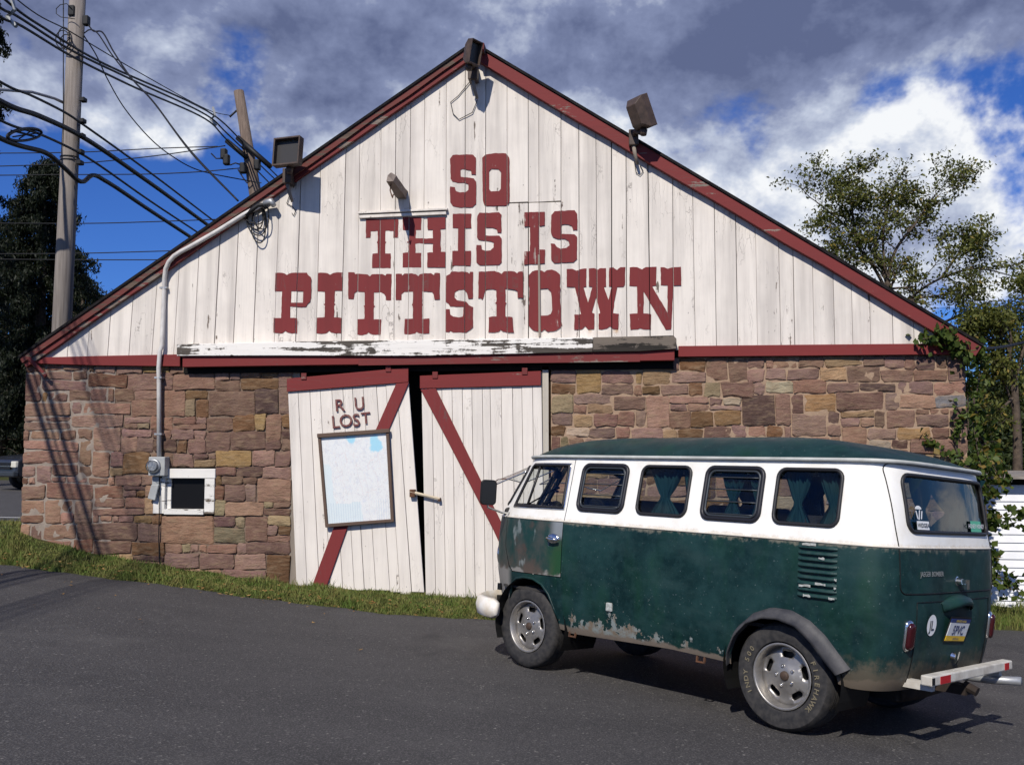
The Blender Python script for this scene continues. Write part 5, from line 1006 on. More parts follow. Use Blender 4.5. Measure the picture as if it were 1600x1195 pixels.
sk = disc_rear('round_sticker', .365, .735, .062, M['stickw'], van, .004); text_rear('JL', .365, .705, .085, M['ink'], sk, .006)
X = rear_xf(.46, 1.335, -.002)
def sticker(nm, y, z, w_, h_, m, txt, size, tm, dz_=-.012):
    X = rear_xf(y, z, .002); o = ob(nm, [X @ Vector(q) for q in [(-w_, 0, -h_), (w_, 0, -h_), (w_, 0, h_), (-w_, 0, h_)]], [(0, 1, 2, 3)], m, van)
    vv, ff = text_mesh(txt, 1., .015); ob('lettering', [X @ Vector((q[0] * size, -.003, dz_ + q[1] * size)) for q in vv], ff, tm, o); return o
sticker('window_sticker', .435, 1.337, .075, .026, M['stickw'], 'WOODSTOCK' if 0 else 'WIDGEA', .036, M['ink'])
sticker('window_sticker', -.37, 1.345, .095, .036, M['stickg'], 'FUNKY RIDES' if 0 else 'HONEY HONEY', .040, M['stickw'])
dk = rear_xf(.475, 1.405, .002); b = MB()
for a0, r0 in [(0, 1)]: b.add([dk @ Vector((.038 * math.cos(a), 0, .030 + .022 * math.sin(a))) for a in np.linspace(0, math.pi, 10)], [tuple(range(10))])
for x0, z0, x1, z1 in [(-.035, .02, -.02, -.03), (.02, -.03, .035, .02), (-.008, -.035, .008, .025)]: b.add([dk @ Vector(q) for q in [(x0, 0, z0), (x0 + .012, 0, z0), (x1 + .012, 0, z1), (x1, 0, z1)]], [(0, 1, 2, 3)])
fixn(b.ob('window_sticker', M['stickw'], van))
# air-intake louvres
for k in range(9):
    z_ = 1.165 - .037 * k; b = MB(); x0, x1 = -1.30 - .0 * k, -1.565; 
    xs_ = np.linspace(x0, x1, 9); v = []
    for zo, off in ((.012, .0), (.010, .010), (-.002, .020), (-.010, .018), (-.012, .002)): v += [SN(ux(x, z_ + zo), z_ + zo, off * (1 - .85 * (abs(2 * (x - x0) / (x1 - x0) - 1) ** 8))) for x in xs_]
    fixn(b.add(v, [(r * 9 + i, r * 9 + i + 1, (r + 1) * 9 + i + 1, (r + 1) * 9 + i) for r in range(4) for i in range(8)]).ob('louvre', M['louv'] if 'louv' in M else M.setdefault('louv', mottled('chipped_louvre_paint', (.008, .036, .035), (.022, .05, .048), 30, .5)), van, True))
M['primer'] = mottled('grey_primer', (.42, .44, .42), (.25, .26, .24), 60, .7)
for zc, x0, x1 in [(1.178, -1.335, -1.43), (1.10, -1.45, -1.49), (.945, -1.43, -1.50), (.925, -1.32, -1.40), (.865, -1.35, -1.40), (.865, -1.52, -1.56), (.93, -1.555, -1.57), (.98, -1.557, -1.572)]:   # chips of bare primer on the louvres
    b = MB(); pts = [(x0 + (x1 - x0) * s_ , zc + random.uniform(.004, .012)) for s_ in np.linspace(0, 1, 5)] + [(x1 + (x0 - x1) * s_, zc - random.uniform(.002, .008)) for s_ in np.linspace(0, 1, 5)]
    ob('paint_chip', [SN(ux(x, z_), z_, .0215) for x, z_ in pts], [tuple(range(10))], M['primer'], van)
# rear fender flare
FO = [(-.785, .42), (-.80, .50), (-.87, .615), (-.99, .715), (-1.12, .765), (-1.26, .765), (-1.39, .715), (-1.49, .64), (-1.57, .55), (-1.64, .465)]
FI = [(-.775, .36), (-.79, .43), (-.845, .54), (-.945, .642), (-1.062, .692), (-1.18, .70), (-1.302, .672), (-1.402, .597), (-1.482, .51), (-1.56, .425)]
rs = lambda L, n: [tuple(np.interp(s_, np.linspace(0, 1, len(L)), [p[i] for p in L]) for i in (0, 1)) for s_ in np.linspace(0, 1, n)]
A, B = rs(FO, 40), rs(FI, 40); v = []
for s_, off in ((0, .002), (.12, .018), (.4, .036), (.75, .046), (1., .046), (1.02, .03), (1.0, -.02)): v += [SN(ux(a[0] + (b_[0] - a[0]) * s_, a[1] + (b_[1] - a[1]) * s_), a[1] + (b_[1] - a[1]) * s_, off) for a, b_ in zip(A, B)]
for sg in (1, -1): fixn(ob('fender_flare', [(p[0], p[1] * sg, p[2]) for p in v], [(k * 40 + i, k * 40 + i + 1, (k + 1) * 40 + i + 1, (k + 1) * 40 + i) for k in range(6) for i in range(39)], M['flare'], van, True))
# front arch lip (green) and inner wells
LIP = [(ux(x, z), z) for x, z in FARCH[1:-1]]; MB().tube([SN(u, z, -.004) for u, z in LIP], .012, 6).ob('arch_lip', M['vroof'], van, True)
for xc, r in ((1.11, .40), (-1.165, .42)):
    for sg in (1, -1):
        a = np.linspace(R_(-25), R_(205), 26); v = [(xc + r * math.cos(q), sg * yy, .36 + r * .93 * math.sin(q)) for yy in (.835, .45) for q in a]; fixn(ob('wheel_well', v, [(i, i + 1, 27 + i, 26 + i) for i in range(25)] + [tuple(range(26, 52))], M['black'], van))
# underbody, jack points, interior
MB().box(-1.62, 1.45, -.62, .62, .36, .40).box(-1.7, -.85, -.35, .35, .24, .36).box(-.8, .8, -.28, .28, .28, .36).ob('underbody', M['black'], van)
for x in (.66, -.54): b = MB(); b.tube([(x - .03, .79, .37), (x - .03, .80, .325), (x + .03, .80, .325), (x + .03, .79, .37)], .010, 5); b.ob('jack_point', M['rust'], van)
cabin = empty('cabin', (0, 0, 0), van)
MB().box(-1.78, 1.5, -.77, .77, .62, .64).ob('floor', M['interior'], cabin)
def seat(nm, x0, x1, y0, y1, z0, zb, th=.12):
    o = empty(nm, (0, 0, 0), cabin) if 0 else None
    b = MB().box(x0, x1, y0, y1, z0 - .18, z0); bevel(b.ob('seat_cushion', M['seat'], cabin), .05, 3); v = MB().box(x0 - th * .6, x0 + th * .5, y0, y1, z0 - .05, zb); bevel(v.ob('seat_back', M['seat'], cabin), .05, 3)
M['seat'] = mottled('dark_seat_cloth', (.012, .012, .014), (.022, .020, .020), 20, .9)
seat('front_seat', .75, 1.18, -.70, .70, 1.0, 1.40); seat('middle_seat', -.30, .12, -.66, .40, .98, 1.395); seat('rear_seat', -1.25, -.85, -.70, .70, .98, 1.36)
bevel(MB().box(1.45, 1.62, -.72, .72, 1.10, 1.28).ob('dashboard', M['interior'], cabin), .04, 3)
X = Matrix.Translation((1.22, .36, 1.26)) @ Matrix.Rotation(R_(-22), 4, 'Y'); b = MB().tube([(.0 + .205 * math.cos(a), .205 * math.sin(a), 0) for a in np.linspace(0, 6.2832, 32, endpoint=False)], .011, 6, closed=True).tube([(-.2, 0, 0), (.2, 0, 0)], .009, 5).tube([(0, 0, 0), (.04, 0, -.35)], .02, 6); b.xf(X).ob('steering_wheel', M['black'], cabin, True)
MB().tube([(1.55, .62, 1.25), (1.40, .30, 1.46)], .007, 5).ob('wiper', M['black'], van)
# curtains tied into hourglasses
t = pbr('teal_curtain', (.02, .07, .075), .85, 0, .1); n = t.noise(t.scaled(t.co, (30, 30, 2)), 1, 4); t.put(t.b.inputs['Base Color'], t.mix(n, (.006, .024, .030), (.012, .042, .050))); M['curtain'] = t.m
def curtain(cx, y, axis, wd, z0, z1, tie, seed, zt=.42):
    rs_ = random.Random(seed); nz, nw = 18, 22; v = []
    for j in range(nz + 1):
        s_ = j / nz; z_ = z0 + (z1 - z0) * s_; d = abs(s_ - zt) / (1 - zt if s_ > zt else zt); k = tie + (1 - tie) * d ** .85
        for i in range(nw + 1):
            a = (i / nw - .5) * wd * k; pl_ = .018 * math.sin(i * 1.9 + seed) * (.5 + .5 * k) + .01 * math.sin(i * .8 + j * .4)
            v.append((cx + a, y + pl_, z_) if axis == 'x' else (y + pl_, cx + a, z_))
    return ob('curtain', v, [(j * (nw + 1) + i, j * (nw + 1) + i + 1, (j + 1) * (nw + 1) + i + 1, (j + 1) * (nw + 1) + i) for j in range(nz) for i in range(nw)], M['curtain'], van, True)
for k, x in enumerate((.12, -.465, -1.04, -1.60)):
    curtain(x, -.735, 'x', .46, 1.24, 1.67, .16, k + 1)
for k_, (x_, w_) in enumerate([(-.115, .34), (-.36, .20), (-.70, .26), (-.90, .18), (-1.20, .25), (-1.45, .25)]): curtain(x_, .70, 'x', w_, 1.25, 1.67, .15, 30 + k_)
curtain(.16, -1.76, 'y', .46, 1.27, 1.66, .14, 21); curtain(-.42, -1.775, 'y', .34, 1.27, 1.66, .62, 22)
MB().tube([(-1.75, -.735, 1.675), (.72, -.735, 1.675)], .006, 5).ob('curtain_rod', M['chrome'], van)
# blue charms hanging from the rear-view mirror
b = MB()
for z_, r in ((1.60, .045), (1.575, .05), (1.47, .028), (1.44, .02), (1.335, .042), (1.31, .05)): b.lathe([(.001, z_ - r * .55), (r * .8, z_ - r * .3), (r, z_), (r * .7, z_ + r * .35), (.001, z_ + r * .5)], 9, 'z', (1.48, .20, 0))
b.tube([(1.48, .20, 1.30), (1.48, .20, 1.66)], .004, 4); b.ob('hanging_charms', pbr('blue_charm', (.02, .03, .14), .5).m, cabin, True)
# door handle, mirror, bumpers
o = dr_; p = SN(ux(.855, 1.06), 1.06, .004); hb_ = MB().lathe([(.001, .012), (.04, .010), (.052, .002), (.054, -.004)], 18, 'y', (0, 0, 0)); hb_.v = [(q[0] * 1.25 + p.x, q[1] + p.y, q[2] * .75 + p.z) for q in hb_.v]; hb_.ob('handle_plate', M['chrome'], o, True)
b = MB().tube([(p.x + .045, p.y + .012, p.z + .004), (p.x + .02, p.y + .042, p.z), (p.x - .03, p.y + .046, p.z - .004), (p.x - .085, p.y + .038, p.z - .006)], [.012, .014, .014, .010], 8); b.ob('handle', M['chrome'], o, True)
o = empty('side_mirror', (0, 0, 0), van); X = Matrix.Translation((1.52, .985, 1.395)) @ Matrix.Rotation(R_(-24), 4, 'Z'); lp = rrect(-.068, .068, -.105, .105, .035, 5); n = len(lp)
v = [(0.02, q[0] * .86, q[1] * .9) for q in lp] + [(.012, q[0], q[1]) for q in lp] + [(-.015, q[0], q[1]) for q in lp] + [(-.015, q[0] * .92, q[1] * .94) for q in lp]
fixn(ob('mirror_shell', [X @ Vector(q) for q in v], [tuple(range(n))] + [(k * n + i, k * n + (i + 1) % n, (k + 1) * n + (i + 1) % n, (k + 1) * n + i) for k in range(3) for i in range(n)], M['black'], o, True)); fixn(ob('mirror_glass', [X @ Vector((-.012, q[0] * .92, q[1] * .94)) for q in lp], [tuple(range(n))], M['mirr'] if 'mirr' in M else pbr('mirror_glass', (.012, .012, .013), .15, 0., .4).m, o))  # mirror glass: its dark reflection is put into a near-black base colour
p = SN(ux(1.50, 1.23), 1.23, 0); MB().tube([tuple(p), (p.x + .03, p.y + .06, p.z + .0), (1.53, .97, 1.27), (1.53, .985, 1.33)], .009, 6).ob('mirror_arm', M['chrome'], o, True)
fb = empty('front_bumper', (0, 0, 0), van); pa = [(1.44, .862), (1.60, .855), (1.80, .74), (1.96, .52), (2.04, .22), (2.055, 0), (2.04, -.22), (1.96, -.52), (1.80, -.74), (1.60, -.855)]; P3 = sag([(x, y, .44) for x, y in pa], 5); v = []; sec = [(-.0, -.085), (.035, -.07), (.05, 0), (.035, .07), (0, .085), (-.012, 0)]
for i, q in enumerate(P3):
    tn = (P3[min(i + 1, len(P3) - 1)] - P3[max(i - 1, 0)]); nr = np.array((tn[1], -tn[0], 0)); nr = -nr / np.linalg.norm(nr); k = min(1, (i + 1) / 4 + .35, (len(P3) - i) / 4 + .35)
    if nr @ (q - np.array((.9, 0, .44))) < 0: nr = -nr
    for d, h in sec: v.append(q + nr * d + np.array((0, 0, h * k)))
ns = len(sec); fixn(ob('bumper_bar', v, [(k * ns + i, k * ns + (i + 1) % ns, (k + 1) * ns + (i + 1) % ns, (k + 1) * ns + i) for k in range(len(P3) - 1) for i in range(ns)] + [tuple(range(ns)), tuple(range(len(v) - ns, len(v)))], M['vwhite2'] if 'vwhite2' in M else mottled('white_bumper_paint', (.80, .78, .73), (.62, .54, .42), 7, .45), fb, True))
MB().box(1.7, 2.0, .3, .38, .40, .48).box(1.7, 2.0, -.38, -.3, .40, .48).ob('bumper_bracket', M['black'], fb)
p = SN(ux(1.62, .60), .60, .0); MB().box(p.x - .02, p.x + .02, p.y - .02, p.y + .03, .575, .63).ob('step_bracket', M['black'], van)
for sg in (1, -1):   # headlights and indicators on the nose
    p = SN(sg * uy_front(.47, .86), .86, -.02); nrm = (SN(sg * uy_front(.47, .86), .86, .08) - p).normalized(); q = nrm.to_track_quat('Y', 'Z').to_matrix().to_4x4(); X = Matrix.Translation(p) @ q; o = empty('headlight', (0, 0, 0), van)
    MB().lathe([(.10, -.02), (.108, .012), (.10, .03), (.088, .032)], 22, 'y').xf(X).ob('rim', M['chrome'], o, True); MB().lathe([(.001, .05), (.05, .045), (.088, .03)], 22, 'y').xf(X).ob('lens', pbr('headlight_lens', (.6, .62, .62), .1).m, o, True)
# rear bar bumper
rb = empty('rear_bumper', (0, 0, 0), van); bevel(MB().box(-2.04, -1.97, -.625, .625, .412, .470).ob('bumper_bar', M['brushed'], rb), .008, 2)
for sg in (1, -1): MB().box(-2.0, -1.75, sg * .52 - .025, sg * .52 + .025, .37, .42).ob('bumper_bracket', M['brushed'], rb)
for y in (.48, .39 + .02, -.52): MB().box(-2.044, -2.041, y - .035 if y != .41 else y - .01, y + .035 if y != .41 else y + .004, .418, .462).ob('reflector', M['redref'], rb)
b = MB().box(-2.041, -2.0405, .56, .61, .415, .465); 
MB().box(-2.0405, -2.036, .585, .622, .42, .46).ob('end_slot', M['black'], rb)
M['hub0'] = mottled('dark_brown_iron', (.035, .024, .018), (.02, .015, .012), 20, .8)  # very dark brown for the hitch and muffler
tow = MB().box(-2.0, -1.7, -.05, .05, .30, .36).tube([(-1.98, .02, .36), (-2.06, .02, .33)], .03, 8); tow.ob('tow_hitch', M['hub0'], van)
MB().tube([(-1.5, -.45, .33), (-1.95, -.50, .34), (-2.13, -.52, .36)], .028, 10).ob('exhaust_pipe', M['steel'], van, True)
MB().lathe([(.001, -.3), (.11, -.28), (.12, 0), (.11, .28), (.001, .3)], 14, 'y', (-1.66, .0, .33)).ob('muffler', M['hub0'], van, True)
# wheels
t = pbr('tyre_rubber', (.022, .022, .024), .75, 0, .3); n = t.noise(t.co, 25, 5); t.put(t.b.inputs['Base Color'], t.mix(t.ramp(n, (.35, 0.), (.7, 1.)), (.020, .020, .022), (.050, .047, .045))); M['tyre'] = t.m; M['tletter'] = mottled('tan_tyre_lettering', (.20, .17, .11), (.13, .115, .08), 40, .7)
M['hub'] = mottled('brown_hub_cap', (.07, .045, .032), (.04, .03, .024), 30, .6)
def wheel(x, y, r, wd, rim, turn, letters):
    o = empty('wheel', (0, 0, 0), van); sg = 1 if y > 0 else -1
    X = Matrix.Translation((x, y, r)) @ (Matrix.Rotation(math.pi, 4, 'Z') if sg < 0 else Matrix()) @ Matrix.Rotation(turn, 4, 'Y')
    h = wd / 2; prof = [(rim, -h * .8), (rim + .012, -h * .98), (r * .80, -h * 1.06), (r * .93, -h), (r * .985, -h * .82), (r, -h * .5)]
    for k in range(5): yy = -h * .5 + h * k / 5; prof += [(r, yy), (r, yy + h * .16), (r - .007, yy + h * .165), (r - .007, yy + h * .198)]
    prof += [(r, h * .5), (r * .985, h * .82), (r * .93, h), (r * .80, h * 1.06), (rim + .012, h * .98), (rim, h * .8)]
    b = MB().lathe(prof, 56, 'y'); 
    b.v = [(q[0], q[1], max(q[2], -r * .992)) for q in b.v] if turn == 0 else b.v
    ty = fixn(b.xf(X).ob('tyre', M['tyre'], o, True)); ty.data.set_sharp_from_angle(angle=R_(38))
    MB().lathe([(rim + .002, h * .97), (rim - .006, h * 1.0), (rim - .014, h * .96), (rim - .016, h * .55), (rim - .03, h * .40), (rim - .028, -h * .7)], 44, 'y').xf(X).ob('rim', M['mag'], o, True)
    ro = rim - .020; cen = [(ro * math.cos(a), ro * math.sin(a)) for a in np.linspace(0, 6.28319, 60, endpoint=False)]; sl = []
    for k in range(5):
        a = 2 * math.pi * k / 5 + .35; bean = []
        for uu_, vv_ in rrect(-.042, .042, -.021, .021, .019, 4): rr_ = rim * .655 + vv_; aa = a + uu_ / (rim * .655); bean.append((rr_ * math.cos(aa), rr_ * math.sin(aa)))
        sl.append(bean)
    gridp = [(rr_ * math.cos(a), rr_ * math.sin(a)) for rr_ in (.02, .04, .055, .075, .09, .11, .13, .15) if rr_ < ro - .01 for a in np.linspace(0, 6.28319, 34, endpoint=False)]
    V_, T_ = cdt(cen, sl, gridp)
    dish = lambda q: h * (.62 - .30 * (1 - min(1, max(0., (q - .06) / (ro - .06)) ** .8) * 1.0) - (.0 if q > .055 else -.05)) if 0 else h * float(np.interp(q, [0, .05, .06, .085, .10, ro * .96, ro], [.60, .60, .52, .50, .46, .34, .40]))
    d = ob('rim_face', [X @ Vector((p[0], dish(math.hypot(*p)), p[1])) for p in V_], T_, M['mag'], o, True); fixn(d); md = d.modifiers.new('t', 'SOLIDIFY'); md.thickness = .016; md.offset = 0
    MB().lathe([(.001, h * .12), (rim - .03, h * .12)], 30, 'y').xf(X).ob('brake_drum', M['black'], o)
    MB().lathe([(.001, h * .60 + .022), (.024, h * .60 + .022), (.030, h * .60 + .016), (.031, h * .5)], 16, 'y').xf(X).ob('hub_cap', M['hub'], o, True)
    for k in range(5):
        a = 2 * math.pi * k / 5 + .05; MB().lathe([(.001, h * .52 + .028), (.009, h * .52 + .024), (.011, h * .52 + .012), (.011, h * .45)], 10, 'y', (.062 * math.cos(a), 0, .062 * math.sin(a))).xf(X).ob('lug_nut', M['chrome'], o, True)
    for s, a0, step in letters:
        n = len(s)
        for i, ch in enumerate(s):
            if ch == ' ': continue
            a = R_(a0 - (i - (n - 1) / 2) * step); vv, ff = text_mesh(ch, 1., .02); rr_ = rim + (r - rim) * .26; sz = (r - rim) * .34
            o3 = [X @ Vector((-( (rr_ + q[1] * sz) * math.cos(a) + q[0] * sz * 1.1 * math.sin(a)), h * 1.06 + .0025 - max(0, (rr_ + q[1] * sz) / r - .80) * h * .35, (rr_ + q[1] * sz) * math.sin(a) - q[0] * sz * 1.1 * math.cos(a))) for q in vv]; ob('tyre_letter', o3, ff, M['tletter'], o)
    return o
wheel(1.20, .675, .328, .185, .205, 0, []); wheel(1.20, -.675, .328, .185, .205, 0, [])
wheel(-1.165, .685, .338, .250, .205, 0, [('INDY 500', 178, 9.2), ('FIREHAWK', -6, 9.6)]); wheel(-1.165, -.685, .338, .250, .205, 0, [])

p = SN(ux(.25, .60), .60, .001); bevel(MB().box(p.x - .03, p.x + .03, p.y - .01, p.y + .010, p.z - .032, p.z + .032).ob('filler_cover', M['primer'], van), .008, 2)
# ------------------------------------------------------------------ clapboard shed at the right
M['clap'] = mottled('white_clapboard_paint', (.80, .81, .83), (.70, .71, .74), 3, .6, 0, .1)
YS = 3.0; sx0 = float(at(1536, 850, YS)[0]); sx1 = sx0 + 4.2; stz = float(at(1570, 757, YS)[2]); sbz = -.62
shed = tag(empty('shed', (sx0, YS, sbz)), 'low white clapboard shed behind the van at the right edge', 'shed')
def sb(b): b.v = [(q[0] - sx0, q[1] - YS, q[2] - sbz) for q in b.v]; return b
sb(MB().box(sx0 + .02, sx1, YS + .03, YS + 3.2, sbz, stz)).ob('wall_core', M['clap'], shed)
bh = .121; k = 0; z_ = sbz + .1
while z_ < stz - .02:
    sb(MB().add([(sx0, YS - .004, z_), (sx1, YS - .004, z_), (sx1, YS + .018, min(stz, z_ + bh + .01)), (sx0, YS + .018, min(stz, z_ + bh + .01)), (sx0, YS + .028, z_), (sx1, YS + .028, z_)], [(0, 1, 2, 3), (0, 4, 5, 1), (0, 3, 4), (1, 5, 2)])).ob('clapboard', M['clap'], shed); z_ += bh
sb(MB().box(sx0 - .25, sx1 + .2, YS - .25, YS + 3.5, stz + .09, stz + .13)).ob('roof', mottled('weathered_shed_roof', (.28, .25, .22), (.16, .14, .12), 5, .85), shed)
sb(MB().box(sx0 - .02, sx1, YS - .03, YS + .029, stz + .0, stz + .088)).ob('fascia', M['dark'], shed)
# ------------------------------------------------------------------ foliage
def leaf_mat(name, a, b, c, hue=.5):
    t = pbr(name, a, .55, 0, .25); at_ = t.n('Attribute', {'attribute_name': 'tone'}).outputs['Fac']
    col = t.mix(t.ramp(at_, (0., 0.), (.6, 1.)), a, b); col = t.mix(t.ramp(at_, (.86, 0.), (.97, 1.)), col, c); t.put(t.b.inputs['Base Color'], col)
    tr = t.n('BsdfTranslucent'); t.put(tr.inputs[0], t.mix(1., col, (1.1, 1.25, .6), 'MULTIPLY')); mx = t.n('MixShader'); mx.inputs[0].default_value = .28; out = t.nodes['Material Output']
    t.links.new(t.b.outputs[0], mx.inputs[1]); t.links.new(tr.outputs[0], mx.inputs[2]); t.links.new(mx.outputs[0], out.inputs[0]); return t.m
def leaves(name, C_, size, m, parent, org, droop=.0, asp=.5, flat=.35, seed=1, yellow=.05):
    """C_: Nx3 leaf centres; one folded leaf (4 triangles) at each"""
    rg = np.random.default_rng(seed); n = len(C_); C_ = np.asarray(C_) - np.asarray(org)
    d = rg.normal(size=(n, 3)); d[:, 2] -= droop; d /= np.linalg.norm(d, axis=1)[:, None]; nr = rg.normal(size=(n, 3)); nr[:, 2] += flat * 3; s = np.cross(d, nr); s /= np.linalg.norm(s, axis=1)[:, None] + 1e-9; up = np.cross(s, d)
    L = size * rg.uniform(.6, 1.35, n)[:, None]; w_ = L * asp * .5
    v = np.stack([C_ - d * L * .5, C_ + s * w_ + up * w_ * .35, C_ + d * L * .5, C_ - s * w_ + up * w_ * .35], 1).reshape(-1, 3)
    me = bpy.data.meshes.new(name); me.vertices.add(n * 4); me.vertices.foreach_set('co', v.astype(np.float32).ravel())
    tri = (np.array([[0, 1, 2], [0, 2, 3]])[None] + (np.arange(n) * 4)[:, None, None]).reshape(-1, 3); me.loops.add(len(tri) * 3); me.loops.foreach_set('vertex_index', tri.ravel().astype(np.int32)); me.polygons.add(len(tri)); me.polygons.foreach_set('loop_start', np.arange(len(tri), dtype=np.int32) * 3)
    me.update(calc_edges=True); a = me.attributes.new('tone', 'FLOAT', 'POINT'); tn = np.repeat(np.where(rg.random(n) < yellow, rg.uniform(.9, 1, n), rg.uniform(0, .8, n)), 4); a.data.foreach_set('value', tn.astype(np.float32))
    return lk(name, me, m, parent)
M['bark'] = mottled('tree_bark', (.10, .075, .055), (.05, .038, .03), 12, .9, 0, .6, .02)
def grow(p, d, L, r, lev, rs, segs, tips, spread=.55, gn=.02, kids=(2, 4), minr=.004):
    pts = [p.copy()]; q = p.copy(); dd = d.copy(); n = 5
    for i in range(n):
        dd = (dd + np.array([rs.gauss(0, .13), rs.gauss(0, .13), rs.gauss(gn, .08)])); dd /= np.linalg.norm(dd); q = q + dd * L / n; pts.append(q.copy())
        if lev <= 1 or (lev == 2 and i > 1): tips.append((q.copy(), dd.copy()))
    segs.append((pts, [max(minr, r * (1 - .45 * i / n)) for i in range(n + 1)]))
    if lev == 0: return
    k = rs.randint(*kids)
    for j in range(k):
        i = rs.randint(2, 5); nd = dd + np.array([rs.gauss(0, spread), rs.gauss(0, spread), rs.gauss(.05, spread * .6)]); nd /= np.linalg.norm(nd); grow(pts[i], nd, L * rs.uniform(.55, .8), r * .55, lev - 1, rs, segs, tips, spread, gn, kids, minr)
def tree(label, base, limbs, leafn, leafs, m, seed, cat='tree', group=None, clump=.16, yellow=.06, lev=3, spread=.55, name='tree', droop=.5, kids=(2, 4)):
    """limbs: list of (points, radius) main stems given as world polylines; twigs and leaves grow from them"""
    rs = random.Random(seed); o = tag(empty(name, base), label, cat, group); b = np.array(base, float); segs = []; tips = []
    for pts, r0, r1, L, every in limbs:
        P = sag(pts, 5); R = list(np.linspace(r0, r1, len(P))); segs.append((P, R))
        for i in range(len(P)):
            if i / len(P) > every:
                t_ = P[min(i + 1, len(P) - 1)] - P[i - 1]; t_ = t_ / (np.linalg.norm(t_) + 1e-6); nd = t_ * .5 + np.array([rs.gauss(0, .7), rs.gauss(0, .7), rs.gauss(.1, .5)]); nd /= np.linalg.norm(nd); grow(np.array(P[i]), nd, L * rs.uniform(.6, 1.1), R[i] * .5, lev - 1, rs, segs, tips, spread, kids=kids)
        grow(np.array(P[-1]), (P[-1] - P[-2]) / np.linalg.norm(P[-1] - P[-2]), L, r1, lev - 1, rs, segs, tips, spread, kids=kids)
    tr = MB(); tr.tube([q - b for q in segs[0][0]], segs[0][1], 9); tr.ob('trunk', M['bark'], o, True); br = MB()
    for pts, R in segs[1:]: br.tube([np.array(q) - b for q in pts], R, 5 if R[0] > .02 else 3, cap=False)
    br.ob('branches', M['bark'], o, True)
    rg = np.random.default_rng(seed); T = np.array([q for q, _ in tips]); idx = rg.integers(0, len(T), leafn); C_ = T[idx] + rg.normal(0, clump, (leafn, 3)) * np.array([1, 1, .7]); leaves('crown', C_, leafs, m, o, b, droop=droop, seed=seed, yellow=yellow); return o
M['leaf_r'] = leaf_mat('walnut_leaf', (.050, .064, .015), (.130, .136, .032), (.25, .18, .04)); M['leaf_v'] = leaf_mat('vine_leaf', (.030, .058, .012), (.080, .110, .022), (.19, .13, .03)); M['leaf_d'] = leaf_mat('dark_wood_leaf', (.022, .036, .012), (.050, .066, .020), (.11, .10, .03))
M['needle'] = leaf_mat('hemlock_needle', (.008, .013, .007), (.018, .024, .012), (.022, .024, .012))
YT = 9.0; A_ = lambda u, v, y=YT: at(u, v, y)
base = np.array([A_(1400, 560)[0], YT, -.5])
tree('airy walnut tree with dark branches standing behind the right roof slope', base,
     [([base, A_(1398, 580), A_(1396, 510), A_(1392, 470), A_(1386, 440)], .10, .055, .8, .6), ([A_(1392, 470), A_(1370, 425), A_(1345, 390), A_(1318, 350), A_(1275, 315)], .045, .014, .62, .25), ([A_(1345, 390), A_(1335, 350), A_(1332, 320), A_(1336, 300)], .03, .010, .45, .2),
      ([A_(1386, 440), A_(1400, 390), A_(1430, 350), A_(1450, 320), A_(1465, 300)], .04, .012, .62, .2), ([A_(1396, 500), A_(1430, 460), A_(1470, 435), A_(1520, 420), A_(1560, 425)], .035, .012, .62, .25), ([A_(1400, 540), A_(1450, 515), A_(1510, 490), A_(1575, 480), A_(1620, 490)], .035, .012, .62, .3), ([A_(1392, 470), A_(1355, 455), A_(1320, 430), A_(1300, 415)], .03, .01, .45, .35), ([A_(1386, 440), A_(1380, 380), A_(1385, 335), A_(1392, 310)], .035, .012, .5, .3), ([A_(1470, 435), A_(1495, 400), A_(1510, 380)], .03, .01, .45, .3), ([A_(1510, 490), A_(1530, 520), A_(1560, 540)], .025, .01, .45, .3)],
     21000, .082, M['leaf_r'], 5, clump=.10, lev=3, spread=.5)
YT2 = 6.5; A2 = lambda u, v: at(u, v, YT2); base = np.array([A2(1585, 900)[0], YT2, -.5])
tree('leafy tree with arching branches at the right edge above the shed', base, [([base, A2(1590, 700), A2(1585, 600)], .10, .06, .6, .7), ([A2(1585, 600), A2(1560, 540), A2(1530, 505), A2(1515, 515)], .04, .012, .45, .2), ([A2(1585, 600), A2(1600, 540), A2(1610, 480)], .04, .015, .5, .2), ([A2(1587, 650), A2(1570, 600), A2(1556, 575)], .03, .01, .4, .3)], 8000, .085, M['leaf_r'], 8, clump=.10)
